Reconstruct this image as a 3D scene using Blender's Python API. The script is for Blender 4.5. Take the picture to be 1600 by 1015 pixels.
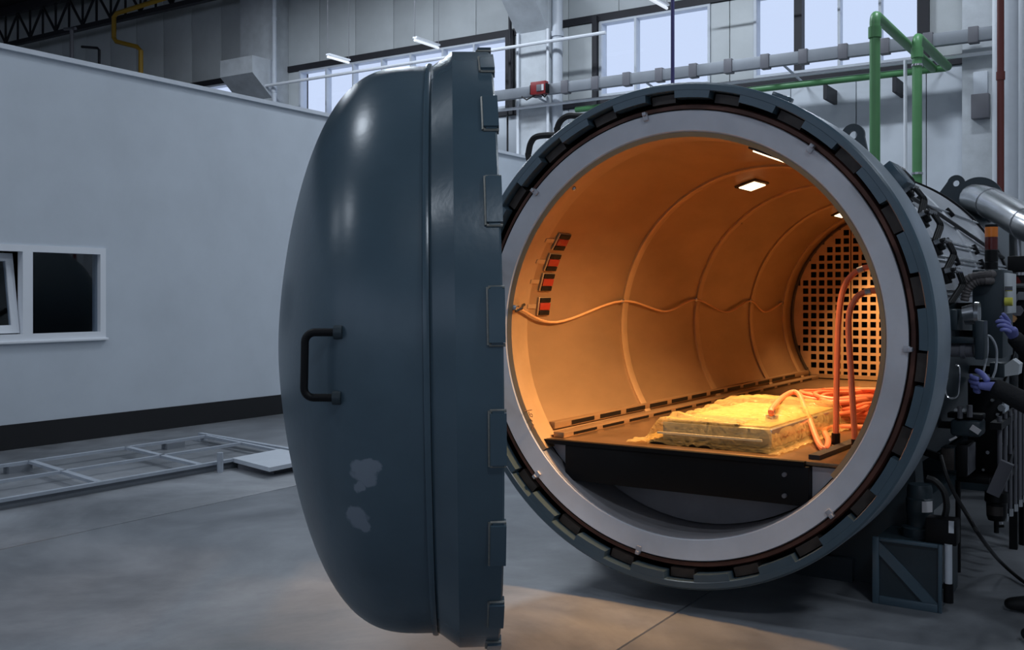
import bpy, bmesh, math, random
from mathutils import Vector, Matrix
random.seed(7)
for o in list(bpy.data.objects):
    bpy.data.objects.remove(o, do_unlink=True)
SC = bpy.context.scene
COL = SC.collection

# ------------------------------------------------------------------ camera
TH = math.radians(33.0)
F, PPX, PPY, CAMH = 1600.0, 800.0, 461.0, 1.72
cam_d = bpy.data.cameras.new('camera'); cam = bpy.data.objects.new('camera', cam_d); COL.objects.link(cam)
cam.location = (0, 0, CAMH); cam.rotation_euler = (math.pi/2, 0, TH)
cam_d.sensor_width = 36; cam_d.lens = 36.0; cam_d.shift_y = -(507.5-PPY)/1600
cam_d.clip_start = .05; cam_d.clip_end = 300
SC.camera = cam

# ------------------------------------------------------------------ sky, lights, exposure
SC.view_settings.view_transform = 'Standard'; SC.view_settings.look = 'None'
SC.view_settings.exposure = 0; SC.view_settings.gamma = 1; SC.view_settings.use_curve_mapping = False
w = bpy.data.worlds.new('overcast_sky'); SC.world = w; w.use_nodes = True
bg = w.node_tree.nodes['Background']; bg.inputs[0].default_value = (.66, .77, 1.0, 1); bg.inputs[1].default_value = 1.0

def area(name, loc, rot, sx, sy, power, col=(.80, .89, 1.0)):
    l = bpy.data.lights.new(name, 'AREA'); l.shape = 'RECTANGLE'; l.size = sx; l.size_y = sy
    l.energy = power; l.color = col
    o = bpy.data.objects.new(name, l); COL.objects.link(o); o.location = loc; o.rotation_euler = rot
    return o
# unseen area lights added under the roof as fill for hall and vessel
for i, (x, y, p) in enumerate([(-14, -4, 110), (-8.5, -4, 150), (-7.0, 2.5, 120), (-4.5, 8.5, 90), (-7.5, 14.0, 260), (-2.0, 14.0, 180), (-16, 13.5, 150), (-12.5, 14.5, 190), (4.0, 4.5, 130), (3.5, 12.0, 90), (3.6, -1.5, 210)]):
    area('hall_fill_light', (x, y, 8.9), (0, 0, 0), 1.6, .35, p)

# ------------------------------------------------------------------ helpers
CT, ST = math.cos(TH), math.sin(TH)
CAMP = Vector((0, 0, CAMH))
def ray(px, py):
    a = (px-PPX)/F; b = -(py-PPY)/F
    return Vector((a*CT-ST, a*ST+CT, b))
def onX(px, py, v): d = ray(px, py); return CAMP+d*(v/d.x)
def onY(px, py, v): d = ray(px, py); return CAMP+d*(v/d.y)
def onZ(px, py, v=0.0): d = ray(px, py); return CAMP+d*((v-CAMH)/d.z)
VX, VY, VZ = -2.33, 5.165, 1.50          # centre of the vessel mouth, axis along +Y
def onCyl(px, py, R):
    d = ray(px, py); ox, oz = -VX, CAMH-VZ
    a = d.x*d.x+d.z*d.z; b = 2*(ox*d.x+oz*d.z); c = ox*ox+oz*oz-R*R
    t = (-b+math.sqrt(max(0, b*b-4*a*c)))/(2*a)
    return CAMP+d*t
def vpt(r, ang, y):                         # point on the vessel: ang from straight up, clockwise seen from the mouth
    return Vector((VX+r*math.sin(ang), y, VZ+r*math.cos(ang)))

def nodes(m): return m.node_tree.nodes, m.node_tree.links
def pm(name, col, rough=.5, metal=0., var=.0, scale=4., bump=.0, bscale=40., spec=.5, coat=0., stretch=None):
    m = bpy.data.materials.new(name); m.use_nodes = True
    n, l = nodes(m); p = n['Principled BSDF']
    p.inputs['Base Color'].default_value = (*col, 1); p.inputs['Roughness'].default_value = rough
    p.inputs['Metallic'].default_value = metal; p.inputs['Specular IOR Level'].default_value = spec
    p.inputs['Coat Weight'].default_value = coat
    tc = n.new('ShaderNodeTexCoord'); mp = n.new('ShaderNodeMapping'); l.new(tc.outputs['Object'], mp.inputs[0])
    if stretch: mp.inputs['Scale'].default_value = stretch
    if var > 0:
        nz = n.new('ShaderNodeTexNoise'); nz.inputs['Scale'].default_value = scale; nz.inputs['Detail'].default_value = 6
        nz.inputs['Roughness'].default_value = .6
        l.new(mp.outputs[0], nz.inputs['Vector'])
        r = n.new('ShaderNodeMapRange'); r.inputs[1].default_value = .3; r.inputs[2].default_value = .7
        r.inputs[3].default_value = 1-var; r.inputs[4].default_value = 1+var
        l.new(nz.outputs['Fac'], r.inputs[0])
        mx = n.new('ShaderNodeVectorMath'); mx.operation = 'SCALE'; mx.inputs[0].default_value = col
        l.new(r.outputs[0], mx.inputs['Scale']); l.new(mx.outputs[0], p.inputs['Base Color'])
    if bump > 0:
        nb = n.new('ShaderNodeTexNoise'); nb.inputs['Scale'].default_value = bscale; nb.inputs['Detail'].default_value = 4
        l.new(mp.outputs[0], nb.inputs['Vector'])
        bm_ = n.new('ShaderNodeBump'); bm_.inputs['Strength'].default_value = bump; bm_.inputs['Distance'].default_value = .02
        l.new(nb.outputs['Fac'], bm_.inputs['Height']); l.new(bm_.outputs[0], p.inputs['Normal'])
    return m
def emit(name, col, s):
    m = bpy.data.materials.new(name); m.use_nodes = True; n, l = nodes(m)
    p = n['Principled BSDF']; p.inputs['Base Color'].default_value = (.8, .8, .8, 1)
    p.inputs['Emission Color'].default_value = (*col, 1); p.inputs['Emission Strength'].default_value = s
    return m
def glass(name, tint, refl=.12, rough=.02):
    m = bpy.data.materials.new(name); m.use_nodes = True; n, l = nodes(m)
    for x in list(n):
        if x.type == 'BSDF_PRINCIPLED': n.remove(x)
    t = n.new('ShaderNodeBsdfTransparent'); t.inputs[0].default_value = (*tint, 1)
    g = n.new('ShaderNodeBsdfGlossy'); g.inputs['Roughness'].default_value = rough
    mx = n.new('ShaderNodeMixShader'); mx.inputs[0].default_value = refl
    l.new(t.outputs[0], mx.inputs[1]); l.new(g.outputs[0], mx.inputs[2])
    l.new(mx.outputs[0], n['Material Output'].inputs[0])
    return m

M = {}
M['office'] = pm('painted_plaster', (.56, .61, .67), .85, var=.05, scale=1.2, bump=.03, bscale=60)
M['skirt'] = pm('black_paint', (.006, .006, .008), .6)
M['panel'] = pm('sheet_panel', (.58, .61, .62), .6, var=.06, scale=1.5)
M['panel_low'] = pm('white_sheet_panel', (.56, .60, .65), .55, var=.06, scale=1.5)
M['conc_col'] = pm('precast_concrete', (.54, .57, .60), .85, var=.14, scale=2.5, bump=.1, bscale=30)
M['steel_dark'] = pm('dark_steel', (.018, .018, .024), .6)
M['roof'] = pm('roof_sheet', (.016, .017, .020), .9)
M['white'] = pm('white_plastic', (.82, .85, .90), .4)
M['white_metal'] = pm('white_metal', (.60, .64, .70), .45, var=.05, scale=5)
M['frame_white'] = pm('grey_primer', (.40, .44, .50), .5, var=.08, scale=6)
M['teal'] = pm('blue_green_enamel', (.068, .108, .140), .24, var=.10, scale=3, bump=.03, bscale=25)
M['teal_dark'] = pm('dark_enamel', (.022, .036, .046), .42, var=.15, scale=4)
M['black'] = pm('black_metal', (.003, .003, .004), .5, spec=.25)
M['rubber'] = pm('black_rubber', (.006, .006, .007), .55)
M['brown'] = pm('brown_seal', (.13, .052, .036), .6, var=.35, scale=6)
M['oilsteel'] = pm('oiled_steel', (.055, .045, .040), .45, .3, var=.3, scale=9)
M['ringface'] = pm('machined_steel', (.66, .68, .74), .42, .05, var=.10, scale=3, bump=.02, bscale=12)
M['clad'] = pm('cladding_sheet', (.50, .52, .56), .38, .4, var=.10, scale=3)
M['stainless'] = pm('stainless', (.52, .53, .55), .25, .9, var=.08, scale=6)
M['liner'] = pm('heat_stained_steel', (.39, .268, .162), .46, .72, var=.16, scale=2.2, bump=.03, bscale=14, stretch=(1, .35, 1))
M['rib'] = pm('bright_steel_strip', (.46, .32, .19), .5, .55, var=.08, scale=5)
M['lower'] = pm('dull_steel_sheet', (.32, .31, .33), .55, .2, var=.15, scale=3)
M['sleeve'] = pm('pale_steel_sheet', (.48, .49, .54), .5, .3, var=.08, scale=4)
M['deck'] = pm('worn_deck_plate', (.24, .15, .085), .28, .6, var=.22, scale=4, bump=.02, bscale=14)
M['grid'] = pm('perforated_steel', (.55, .37, .22), .5, .3, var=.12, scale=5)
M['orange'] = pm('orange_rubber', (.74, .22, .12), .45, var=.08, scale=20)
M['copper'] = pm('sensor_wire', (.62, .34, .16), .4)
M['red'] = pm('red_plastic', (.30, .020, .010), .45)
M['pipe_green'] = pm('green_pipe', (.085, .25, .095), .42, var=.06, scale=4)
M['pipe_yellow'] = pm('yellow_pipe', (.42, .24, .02), .5)
M['pipe_red'] = pm('red_oxide_pipe', (.16, .030, .025), .5)
M['pipe_blue'] = pm('blue_pipe', (.045, .04, .16), .45)
M['tray'] = pm('galvanised_tray', (.24, .26, .29), .5, .2, var=.06, scale=3)
M['clampg'] = pm('dark_grey_plastic', (.14, .14, .16), .5)
M['glass_dark'] = glass('dark_window_glass', (.75, .8, .85), .10)
M['glass_clear'] = glass('clear_window_glass', (.97, .98, 1.0), .02)
M['room_dark'] = pm('unlit_room', (.02, .02, .02), .9)
M['lamp_hot'] = emit('warm_lamp_glass', (1.0, .72, .42), 3.0)
M['tube'] = emit('fluorescent_tube', (.85, .92, 1.0), .7)
M['amber'] = pm('amber_lens', (.75, .20, .02), .25)
M['redlens'] = pm('dark_red_lens', (.10, .008, .006), .2)
M['alu'] = pm('aluminium_plate', (.42, .44, .46), .3, .85, var=.15, scale=14)
M['glove'] = pm('blue_nitrile', (.20, .22, .55), .45, bump=.05, bscale=60)
M['cloth'] = pm('black_cloth', (.006, .006, .008), .8, bump=.2, bscale=60)
M['skin'] = pm('skin', (.50, .30, .22), .5)
M['hair'] = pm('dark_hair', (.012, .009, .007), .6)
M['gold'] = pm('yellow_release_cloth', (.37, .27, .125), .6, var=.1, scale=9)
M['weld'] = pm('weld_metal', (.24, .24, .22), .5, .3, var=.3, scale=30)
M['band'] = pm('pale_ring_edge', (.27, .32, .37), .35, .2, var=.08, scale=4)  # outer band of the locking ring, paler than its front
M['red_dark'] = pm('dark_red_plastic', (.24, .018, .02), .45)
M['yellow'] = pm('yellow_button', (.75, .72, .10), .4)
M['grey_hose'] = pm('grey_corrugated_hose', (.11, .10, .10), .6)
M['tag'] = pm('paper_label', (.62, .60, .62), .6)
M['joint'] = pm('floor_joint', (.03, .03, .035), .9)
M['blackrib'] = M['black']

# concrete floor
m = bpy.data.materials.new('polished_concrete'); m.use_nodes = True; n, l = nodes(m); p = n['Principled BSDF']
tc = n.new('ShaderNodeTexCoord')
na = n.new('ShaderNodeTexNoise'); na.inputs['Scale'].default_value = .55; na.inputs['Detail'].default_value = 8; na.inputs['Roughness'].default_value = .62; na.inputs['Distortion'].default_value = .6
nb = n.new('ShaderNodeTexNoise'); nb.inputs['Scale'].default_value = 2.6; nb.inputs['Detail'].default_value = 8; nb.inputs['Roughness'].default_value = .7
for x in (na, nb): l.new(tc.outputs['Object'], x.inputs['Vector'])
cr = n.new('ShaderNodeValToRGB'); cr.color_ramp.elements[0].position = .36; cr.color_ramp.elements[1].position = .66
cr.color_ramp.elements[0].color = (.135, .145, .16, 1); cr.color_ramp.elements[1].color = (.31, .325, .35, 1)
l.new(na.outputs['Fac'], cr.inputs[0])
cr2 = n.new('ShaderNodeValToRGB'); cr2.color_ramp.elements[0].position = .30; cr2.color_ramp.elements[1].position = .55
cr2.color_ramp.elements[0].color = (.55, .55, .56, 1); cr2.color_ramp.elements[1].color = (1, 1, 1, 1)
l.new(nb.outputs['Fac'], cr2.inputs[0])
mx = n.new('ShaderNodeMix'); mx.data_type = 'RGBA'; mx.blend_type = 'MULTIPLY'; mx.inputs[0].default_value = .55
l.new(cr.outputs[0], mx.inputs[6]); l.new(cr2.outputs[0], mx.inputs[7]); l.new(mx.outputs[2], p.inputs['Base Color'])
rr = n.new('ShaderNodeMapRange'); rr.inputs[3].default_value = .30; rr.inputs[4].default_value = .52
l.new(nb.outputs['Fac'], rr.inputs[0]); l.new(rr.outputs[0], p.inputs['Roughness'])
M['floor'] = m

# clear yellowish bagging film
m = bpy.data.materials.new('bagging_film'); m.use_nodes = True; n, l = nodes(m); p = n['Principled BSDF']
p.inputs['Base Color'].default_value = (.72, .57, .27, 1); p.inputs['Roughness'].default_value = .10
t = n.new('ShaderNodeBsdfTransparent'); t.inputs[0].default_value = (1.0, .93, .72, 1)
lw = n.new('ShaderNodeLayerWeight'); lw.inputs[0].default_value = .35
mr = n.new('ShaderNodeMapRange'); mr.inputs[3].default_value = .05; mr.inputs[4].default_value = .55
l.new(lw.outputs['Facing'], mr.inputs[0])
ms = n.new('ShaderNodeMixShader'); l.new(mr.outputs[0], ms.inputs[0]); l.new(t.outputs[0], ms.inputs[1]); l.new(p.outputs[0], ms.inputs[2])
tc = n.new('ShaderNodeTexCoord'); nz = n.new('ShaderNodeTexNoise'); nz.inputs['Scale'].default_value = 16; nz.inputs['Detail'].default_value = 3; nz.inputs['Distortion'].default_value = 1.2
l.new(tc.outputs['Object'], nz.inputs['Vector'])
bp = n.new('ShaderNodeBump'); bp.inputs['Strength'].default_value = .8; bp.inputs['Distance'].default_value = .03
l.new(nz.outputs['Fac'], bp.inputs['Height']); l.new(bp.outputs[0], p.inputs['Normal'])
l.new(ms.outputs[0], n['Material Output'].inputs[0])
M['film'] = m

def wloc(o):
    v = Vector((0, 0, 0))
    while o is not None:
        v = v+o.location; o = o.parent
    return v
class MB:
    def __init__(s): s.bm = bmesh.new()
    def box(s, c, size, rot=None, bev=0):
        r = bmesh.ops.create_cube(s.bm, size=1.0)
        mat = Matrix.Translation(Vector(c)) @ (rot.to_4x4() if rot else Matrix()) @ Matrix.Diagonal((*size, 1))
        bmesh.ops.transform(s.bm, matrix=mat, verts=r['verts'])
        if bev:
            es = list({e for v in r['verts'] for e in v.link_edges})
            bmesh.ops.bevel(s.bm, geom=es, offset=bev, segments=2, affect='EDGES', profile=.5)
        return s
    def span(s, a, b, bev=0):
        a, b = Vector(a), Vector(b)
        return s.box((a+b)/2, [max(abs(q), 1e-4) for q in (b-a)], bev=bev)
    def bar(s, a, b, w_, h_, up=(0, 0, 1)):
        a, b = Vector(a), Vector(b); y = (b-a).normalized(); u = Vector(up)
        x = y.cross(u)
        if x.length < 1e-5: x = y.cross(Vector((1, 0, 0)))
        x.normalize(); z = x.cross(y)
        return s.box((a+b)/2, (w_, (b-a).length, h_), Matrix((x, y, z)).transposed())
    def tube(s, pts, r, n=10, cap=True, radii=None):
        pts = [Vector(p) for p in pts]; rings = []; k = len(pts)
        t0 = (pts[1]-pts[0]).normalized()
        ref = Vector((0, 0, 1)) if abs(t0.z) < .9 else Vector((1, 0, 0))
        nx = t0.cross(ref).normalized()
        for i, p in enumerate(pts):
            t = (pts[min(i+1, k-1)]-pts[max(i-1, 0)]).normalized()
            nx = (nx-t*nx.dot(t)).normalized(); ny = t.cross(nx); q = radii[i] if radii else r
            rings.append([s.bm.verts.new(p+nx*q*math.cos(2*math.pi*j/n)+ny*q*math.sin(2*math.pi*j/n)) for j in range(n)])
        for a, b in zip(rings, rings[1:]):
            for j in range(n): s.bm.faces.new((a[j], a[(j+1) % n], b[(j+1) % n], b[j]))
        if cap:
            s.bm.faces.new(rings[0][::-1]); s.bm.faces.new(rings[-1])
        return s
    def lathe(s, prof, c=(0, 0, 0), axis='Y', n=96, a0=0., a1=2*math.pi):
        """prof: (radius, height along axis); ang 0 is up (+Z) for axis Y"""
        c = Vector(c); full = abs(a1-a0-2*math.pi) < 1e-6; k = n if full else n+1; rings = []
        for (r, h) in prof:
            ring = []
            for j in range(k):
                a = a0+(a1-a0)*j/n; u, v = r*math.sin(a), r*math.cos(a)
                q = {'Y': (u, h, v), 'Z': (u, v, h), 'X': (h, u, v)}[axis]
                ring.append(s.bm.verts.new(c+Vector(q)))
            rings.append(ring)
        for a, b in zip(rings, rings[1:]):
            for j in range(n):
                j2 = (j+1) % k
                s.bm.faces.new((a[j], a[j2], b[j2], b[j]))
        return s
    def prism(s, pts, vec):
        vec = Vector(vec); a = [s.bm.verts.new(Vector(p)) for p in pts]; b = [s.bm.verts.new(Vector(p)+vec) for p in pts]
        s.bm.faces.new(a); s.bm.faces.new(b[::-1]); k = len(a)
        for i in range(k): s.bm.faces.new((a[i], b[i], b[(i+1) % k], a[(i+1) % k]))
        return s
    def ball(s, c, r, seg=12, sc=(1, 1, 1)):
        q = bmesh.ops.create_uvsphere(s.bm, u_segments=seg, v_segments=max(6, seg//2), radius=r)
        bmesh.ops.transform(s.bm, matrix=Matrix.Translation(Vector(c)) @ Matrix.Diagonal((*sc, 1)), verts=q['verts'])
        return s
    def build(s, name, mat, parent=None, smooth=35, local=False, normals=True):
        if normals:
            bmesh.ops.recalc_face_normals(s.bm, faces=s.bm.faces)
        if parent is not None and not local:
            bmesh.ops.translate(s.bm, vec=-wloc(parent), verts=s.bm.verts)
        me = bpy.data.meshes.new(name); s.bm.to_mesh(me); s.bm.free()
        me.materials.append(M[mat] if isinstance(mat, str) else mat)
        if smooth:
            me.shade_smooth(); me.set_sharp_from_angle(angle=math.radians(smooth))
        o = bpy.data.objects.new(name, me); COL.objects.link(o)
        if parent is not None: o.parent = parent
        return o
def tag(o, label=None, cat=None, group=None, kind=None):
    for k, v in (('label', label), ('category', cat), ('group', group), ('kind', kind)):
        if v: o[k] = v
    return o
def thing(name, label, cat, loc, group=None, kind=None):
    o = bpy.data.objects.new(name, None); COL.objects.link(o); o.location = loc; o.empty_display_size = .2
    return tag(o, label, cat, group, kind)
def copy_of(o, loc=None, rot=None, parent=None):
    c = o.copy(); COL.objects.link(c)
    if loc is not None: c.location = loc
    if rot is not None: c.rotation_euler = rot
    if parent is not None: c.parent = parent
    return c
def bez(p, n=12):
    """smooth curve through points (Catmull-Rom)"""
    p = [Vector(q) for q in p]; q = [p[0]*2-p[1]]+p+[p[-1]*2-p[-2]]; out = []
    for i in range(1, len(q)-2):
        a, b, c, d = q[i-1:i+3]
        for k in range(n):
            t = k/n
            out.append(.5*((2*b)+(c-a)*t+(2*a-5*b+4*c-d)*t*t+(3*b-a-3*c+d)*t**3))
    out.append(p[-1]); return out

# ================================================================== the setting
YB, XO, ZR = 18.0, -10.9, 10.3
XL, XR, YF = -34.0, 9.0, -12.0
fl = MB().span((XL, YF, -.30), (XR, YB+.4, -.10)).build('floor', 'joint'); tag(fl, kind='structure')
xs = [XL, -28.68, -24.28, -19.88, -15.48, -11.08, -6.68, -2.28, 2.12, 6.52, XR]
for a, b in zip(xs, xs[1:]):
    for y0, y1 in ((YF, -1.0), (-1.0, YB+.4)):
        MB().span((a+.006, y0+.006, -.10), (b-.006, y1-.006, 0), bev=.004).build('slab', 'floor', fl)
cl = MB().span((XL, YF, ZR), (XR, YB+.5, ZR+.2)).build('ceiling', 'roof'); tag(cl, kind='structure')
# roof purlins running across the hall
for y in [-6+2.6*i for i in range(10)]:
    MB().span((XL, y-.06, ZR-.22), (XR, y+.06, ZR-.001)).build('purlin', 'steel_dark', cl)

# office block wall on the left
off = MB()
wz0, wz1 = None, None
wa = onX(-90, 384, XO); wb = onX(164, 388, XO); wc = onX(164, 527, XO)
wy0, wy1 = wa.y, wb.y; wz1 = wb.z; wz0 = wc.z
TOPZ = 4.44
off.span((XO-.25, -6, 0), (XO, wy0, TOPZ)).span((XO-.25, wy1, 0), (XO, YB, TOPZ))
off.span((XO-.25, wy0, 0), (XO, wy1, wz0)).span((XO-.25, wy0, wz1), (XO, wy1, TOPZ))
ow = off.build('wall_left', 'office'); tag(ow, kind='structure')
t = MB().span((XO-.32, -6, TOPZ), (XO+.05, YB, TOPZ+.055)).build('trim_1', 'white_metal'); tag(t, kind='structure')
t = MB().span((XO, -6, 0.0), (XO+.015, YB, .28)).build('baseboard_left', 'skirt'); tag(t, kind='structure')
# dark room behind the office window, closed box
b = MB().span((XO-4.2, wy0-1, .3), (XO-4.0, wy1+1.2, 3.6)).span((XO-4.2, wy0-1.2, .3), (XO-.27, wy0-1, 3.6)).span((XO-4.2, wy1+1.2, .3), (XO-.27, wy1+1.4, 3.6))
b.span((XO-4.2, wy0-1.2, 3.6), (XO-.27, wy1+1.4, 3.7)).span((XO-4.2, wy0-1.2, .2), (XO-.27, wy1+1.4, .3))
t = b.build('wall_office_room', 'room_dark'); tag(t, kind='structure')
# window_1: white plastic frame, fixed pane at right, tilted sash at left
fr = .075
ym = onX(42, 450, XO).y
wn = MB()
for (ya, yb, za, zb) in ((wy0, wy1, wz1-fr, wz1), (wy0, wy1, wz0, wz0+fr), (wy0, wy0+fr, wz0+fr, wz1-fr), (wy1-fr, wy1, wz0+fr, wz1-fr), (ym-.06, ym+.06, wz0+fr, wz1-fr)):
    wn.span((XO-.08, ya, za), (XO+.02, yb, zb))
wn.span((XO-.1, wy0-.02, wz0-.03), (XO+.05, wy1+.02, wz0), bev=.006)
w1 = wn.build('window_1', 'white'); tag(w1, kind='structure')
MB().span((XO-.05, ym+.06, wz0+fr), (XO-.04, wy1-fr, wz1-fr)).build('pane', 'glass_dark', w1)
# tilted sash: hinged at the bottom, top leaning inwards
ang = math.radians(9)
sy0, sy1, sz0, sz1 = wy0+fr+.02, ym-.07, wz0+fr+.01, wz1-fr-.01
R_ = Matrix.Rotation(-ang, 3, 'Y')
def tilt(p): return Vector((XO-.05, 0, sz0))+R_@(Vector(p)-Vector((XO-.05, 0, sz0)))
sb = MB(); 
for (ya, yb, za, zb) in ((sy0, sy1, sz1-.09, sz1), (sy0, sy1, sz0, sz0+.09), (sy0, sy0+.09, sz0+.09, sz1-.09), (sy1-.09, sy1, sz0+.09, sz1-.09)):
    c = Vector((XO-.05, (ya+yb)/2, (za+zb)/2)); sb.box(tilt(c), (.05, yb-ya, zb-za), R_)
sash = sb.build('sash', 'white', w1)
MB().box(tilt((XO-.05, (sy0+sy1)/2, (sz0+sz1)/2)), (.01, sy1-sy0-.18, sz1-sz0-.18), R_).build('pane', 'glass_dark', sash)

# back wall with the window strip
WZ0, WZ1 = 5.65, 7.15
def bx(px, Y=YB): return onY(px, 300, Y).x
wins = [(bx(300), bx(377)), (bx(468), bx(794)), (bx(937), bx(1110)), (bx(1178), bx(1438)), (2.4, 6.0)]
bw = MB(); bw.span((XL, YB+.06, 0), (XR, YB+.30, WZ0)).span((XL, YB+.06, WZ1), (XR, YB+.30, ZR))
edges = [XL]+[q for ab in wins for q in ab]+[XR]
for a, b in zip(edges[0::2], edges[1::2]): bw.span((a, YB+.06, WZ0), (b, YB+.30, WZ1))
wall = bw.build('wall_back', 'steel_dark'); tag(wall, kind='structure')
x = XL; px_edges = []
pw = 1.14; x0 = -4.63-pw*26
def panels(xa, xb, za, zb, mat, ylo=YB):
    k = math.floor((xa-x0)/pw); cuts = [xa]
    while x0+(k+1)*pw < xb-.15:
        k += 1
        if x0+k*pw > xa+.15: cuts.append(x0+k*pw)
    cuts.append(xb)
    for p_, q_ in zip(cuts, cuts[1:]):
        MB().span((p_+.007, ylo, za+.006), (q_-.007, YB+.055, zb-.006), bev=.006).build('panel', mat, wall)
panels(XL, XR, WZ1+.14, ZR, 'panel')
panels(XO-.4, XR, 0, WZ0-.16, 'panel_low')
panels(XL, XO-.4, 4.3, WZ0-.16, 'panel_low')
for a, b in zip(edges[0::2], edges[1::2]): panels(max(a, XL), b, WZ0, WZ1, 'panel')
trims = [(WZ1, WZ1+.14), (WZ0-.16, WZ0)]
for i, (za, zb) in enumerate(trims):
    t = MB().span((XL, YB-.04, za), (XR, YB+.05, zb)).build('trim_%d' % (i+2), 'steel_dark'); tag(t, kind='structure')
mull = {1: [510, 552, 597, 642, 692, 741], 2: [993], 3: [1247, 1311, 1375]}
for i, (a, b) in enumerate(wins):
    f_ = MB(); e_ = .05
    f_.span((a, YB-.02, WZ0+e_), (a+e_, YB+.2, WZ1-e_)).span((b-e_, YB-.02, WZ0+e_), (b, YB+.2, WZ1-e_)).span((a, YB-.02, WZ0), (b, YB+.2, WZ0+e_)).span((a, YB-.02, WZ1-e_), (b, YB+.2, WZ1))
    wn = f_.build('window_%d' % (i+2), 'white_metal'); tag(wn, kind='structure')
    cuts = [a+e_]
    for q in mull.get(i, []):
        xm = bx(q); big = q in (1247,); hw = .07 if big else .022
        MB().span((xm-hw, YB-.02, WZ0+e_), (xm+hw, YB+.16, WZ1-e_)).build('mullion', 'steel_dark' if big else 'white_metal', wn)
        cuts += [xm-hw, xm+hw]
    cuts.append(b-e_)
    for p_, q_ in zip(cuts[0::2], cuts[1::2]):
        MB().span((p_, YB+.06, WZ0+e_), (q_, YB+.075, WZ1-e_)).build('pane', 'glass_clear', wn)
# dark jambs beside the windows
for k, q in enumerate((799, 932, 1444)):
    xm = bx(q); wd = .09 if q != 932 else .05
    t = MB().span((xm-wd, YB-.10, WZ0-.16), (xm+wd, YB-.001, WZ1+.1)).build('trim_%d' % (k+4), 'steel_dark'); tag(t, kind='structure')
# far walls that only show in the dark corner and close the hall
t = MB().span((XL-.3, YF, 0), (XL, YB+.3, ZR)).build('wall_far_left', 'panel'); tag(t, kind='structure')
t = MB().span((XR, YF, 0), (XR+.3, YB+.3, ZR)).build('wall_right', 'panel'); tag(t, kind='structure')
fw = MB(); fw.span((XL, YF-.3, 0), (XR, YF, 3.2)).span((XL, YF-.3, 7.2), (XR, YF, ZR))
gx = XL
for k in range(9):
    fw.span((XL+k*5.375-.5 if k else XL, YF-.3, 3.2), (XL+k*5.375+.5, YF, 7.2))
t = fw.build('wall_front', 'panel'); tag(t, kind='structure')

# concrete columns with haunches
def column(pa, pb, pc, label, corb):
    """pa..pb front face, pb..pc side face in the picture"""
    xa = onY(pa, 300, 17.45).x; xb = onY(pb, 300, 17.45).x
    o = thing('concrete_column', label, 'column', ((xa+xb)/2, 17.7, 0), 'concrete columns along the back wall', 'structure')
    MB().span((xa, 17.45, 0), (xb, YB-.002, ZR), bev=.012).build('shaft', 'conc_col', o)
    if corb:
        zt, zm, zb = corb; q = .62
        MB().prism([(xa, 17.449, zt), (xa, 17.449-q, zt), (xa, 17.449-q, zm), (xa, 17.449, zb)], (xb-xa, 0, 0)).build('haunch', 'conc_col', o)
    return o
c1 = column(375, 425, 430, 'concrete column at left with a tapered haunch above the office wall', (7.35, 6.95, 6.45))
c2 = column(808, 856, 860, 'concrete column behind the open vessel door, rain pipe at its side', (7.95, 7.6, 7.0))
c3 = column(1503, 1554, 1560, 'concrete column at right carrying a dark junction box', None)
za = onY(1533, 148, 17.4).z; zb = onY(1533, 186, 17.4).z
x_a, x_b = onY(1519, 160, 17.4).x, onY(1547, 160, 17.4).x
o = MB().span((x_a, 17.28, zb), (x_b, 17.449, za), bev=.01).build('junction_box', 'clampg'); tag(o, 'dark grey wall box on the concrete column at right', 'box')
o = MB().span((x_a+.02, 17.36, za+.01), (x_b-.03, 17.449, za+.36), bev=.01).build('cover_box', 'white_metal'); tag(o, 'pale box fixed just above the dark grey wall box', 'box')

def vpipe(name, px, Y, r, z0, z1, mat, label, cat='pipe', group=None, collars=()):
    x = onY(px, 300, Y).x
    o = thing(name, label, cat, (x, Y, z0), group)
    MB().tube([(x, Y, z0), (x, Y, z1)], r, 14).build('pipe_run', mat, o)
    for z in collars: MB().tube([(x, Y, z-.05), (x, Y, z+.05)], r*1.25, 14).build('collar', mat, o)
    return o
vpipe('rain_pipe', 871, 17.55, .105, 0, ZR-.23, 'white_metal', 'thick white rain pipe right of the column behind the vessel door', collars=(4.2, 6.9, 8.0))
vpipe('rain_pipe', 428.5, 17.39, .055, 0, ZR-.23, 'white_metal', 'white rain pipe on the side of the left column', collars=(6.6, 8.3))
vpipe('conduit', 856, 17.41, .03, 0, 7.0, 'white', 'thin white conduit left of the thick rain pipe')
vpipe('conduit', 809, 17.41, .03, TOPZ+.056, 7.0, 'white', 'thin white conduit on the left edge of the column behind the door')
vpipe('conduit', 793, 17.5, .02, 0, 5.6, 'steel_dark', 'thin dark conduit below the window strip behind the door')
vpipe('conduit', 1414.5, 15.9, .026, 0, 5.2, 'white', 'thin white conduit between the two green pipes')
vpipe('drop_pipe', 1051, 13.0, .026, 0, ZR-.23, 'pipe_blue', 'blue drop pipe hanging down behind the top of the vessel mouth')
vpipe('fire_pipe', 1563.5, 13.5, .04, 0, ZR-.23, 'pipe_red', 'dark red vertical pipe at the right behind the steel duct', collars=(4.35,))
vpipe('white_riser', 1578, 14.6, .10, 0, ZR-.23, 'white_metal', 'broad white riser pipe right of the dark red pipe')
vpipe('white_riser', 1556, 15.2, .045, 0, ZR-.23, 'white', 'slim white riser pipe left of the dark red pipe')
vpipe('white_riser', 1594, 15.0, .05, 0, ZR-.23, 'white', 'slim white riser pipe at the right edge of the picture')
vpipe('dark_conduit', 797, 17.6, .035, 5.9, ZR-.23, 'steel_dark', 'dark conduit running up from the window beside the column behind the door')

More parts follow.
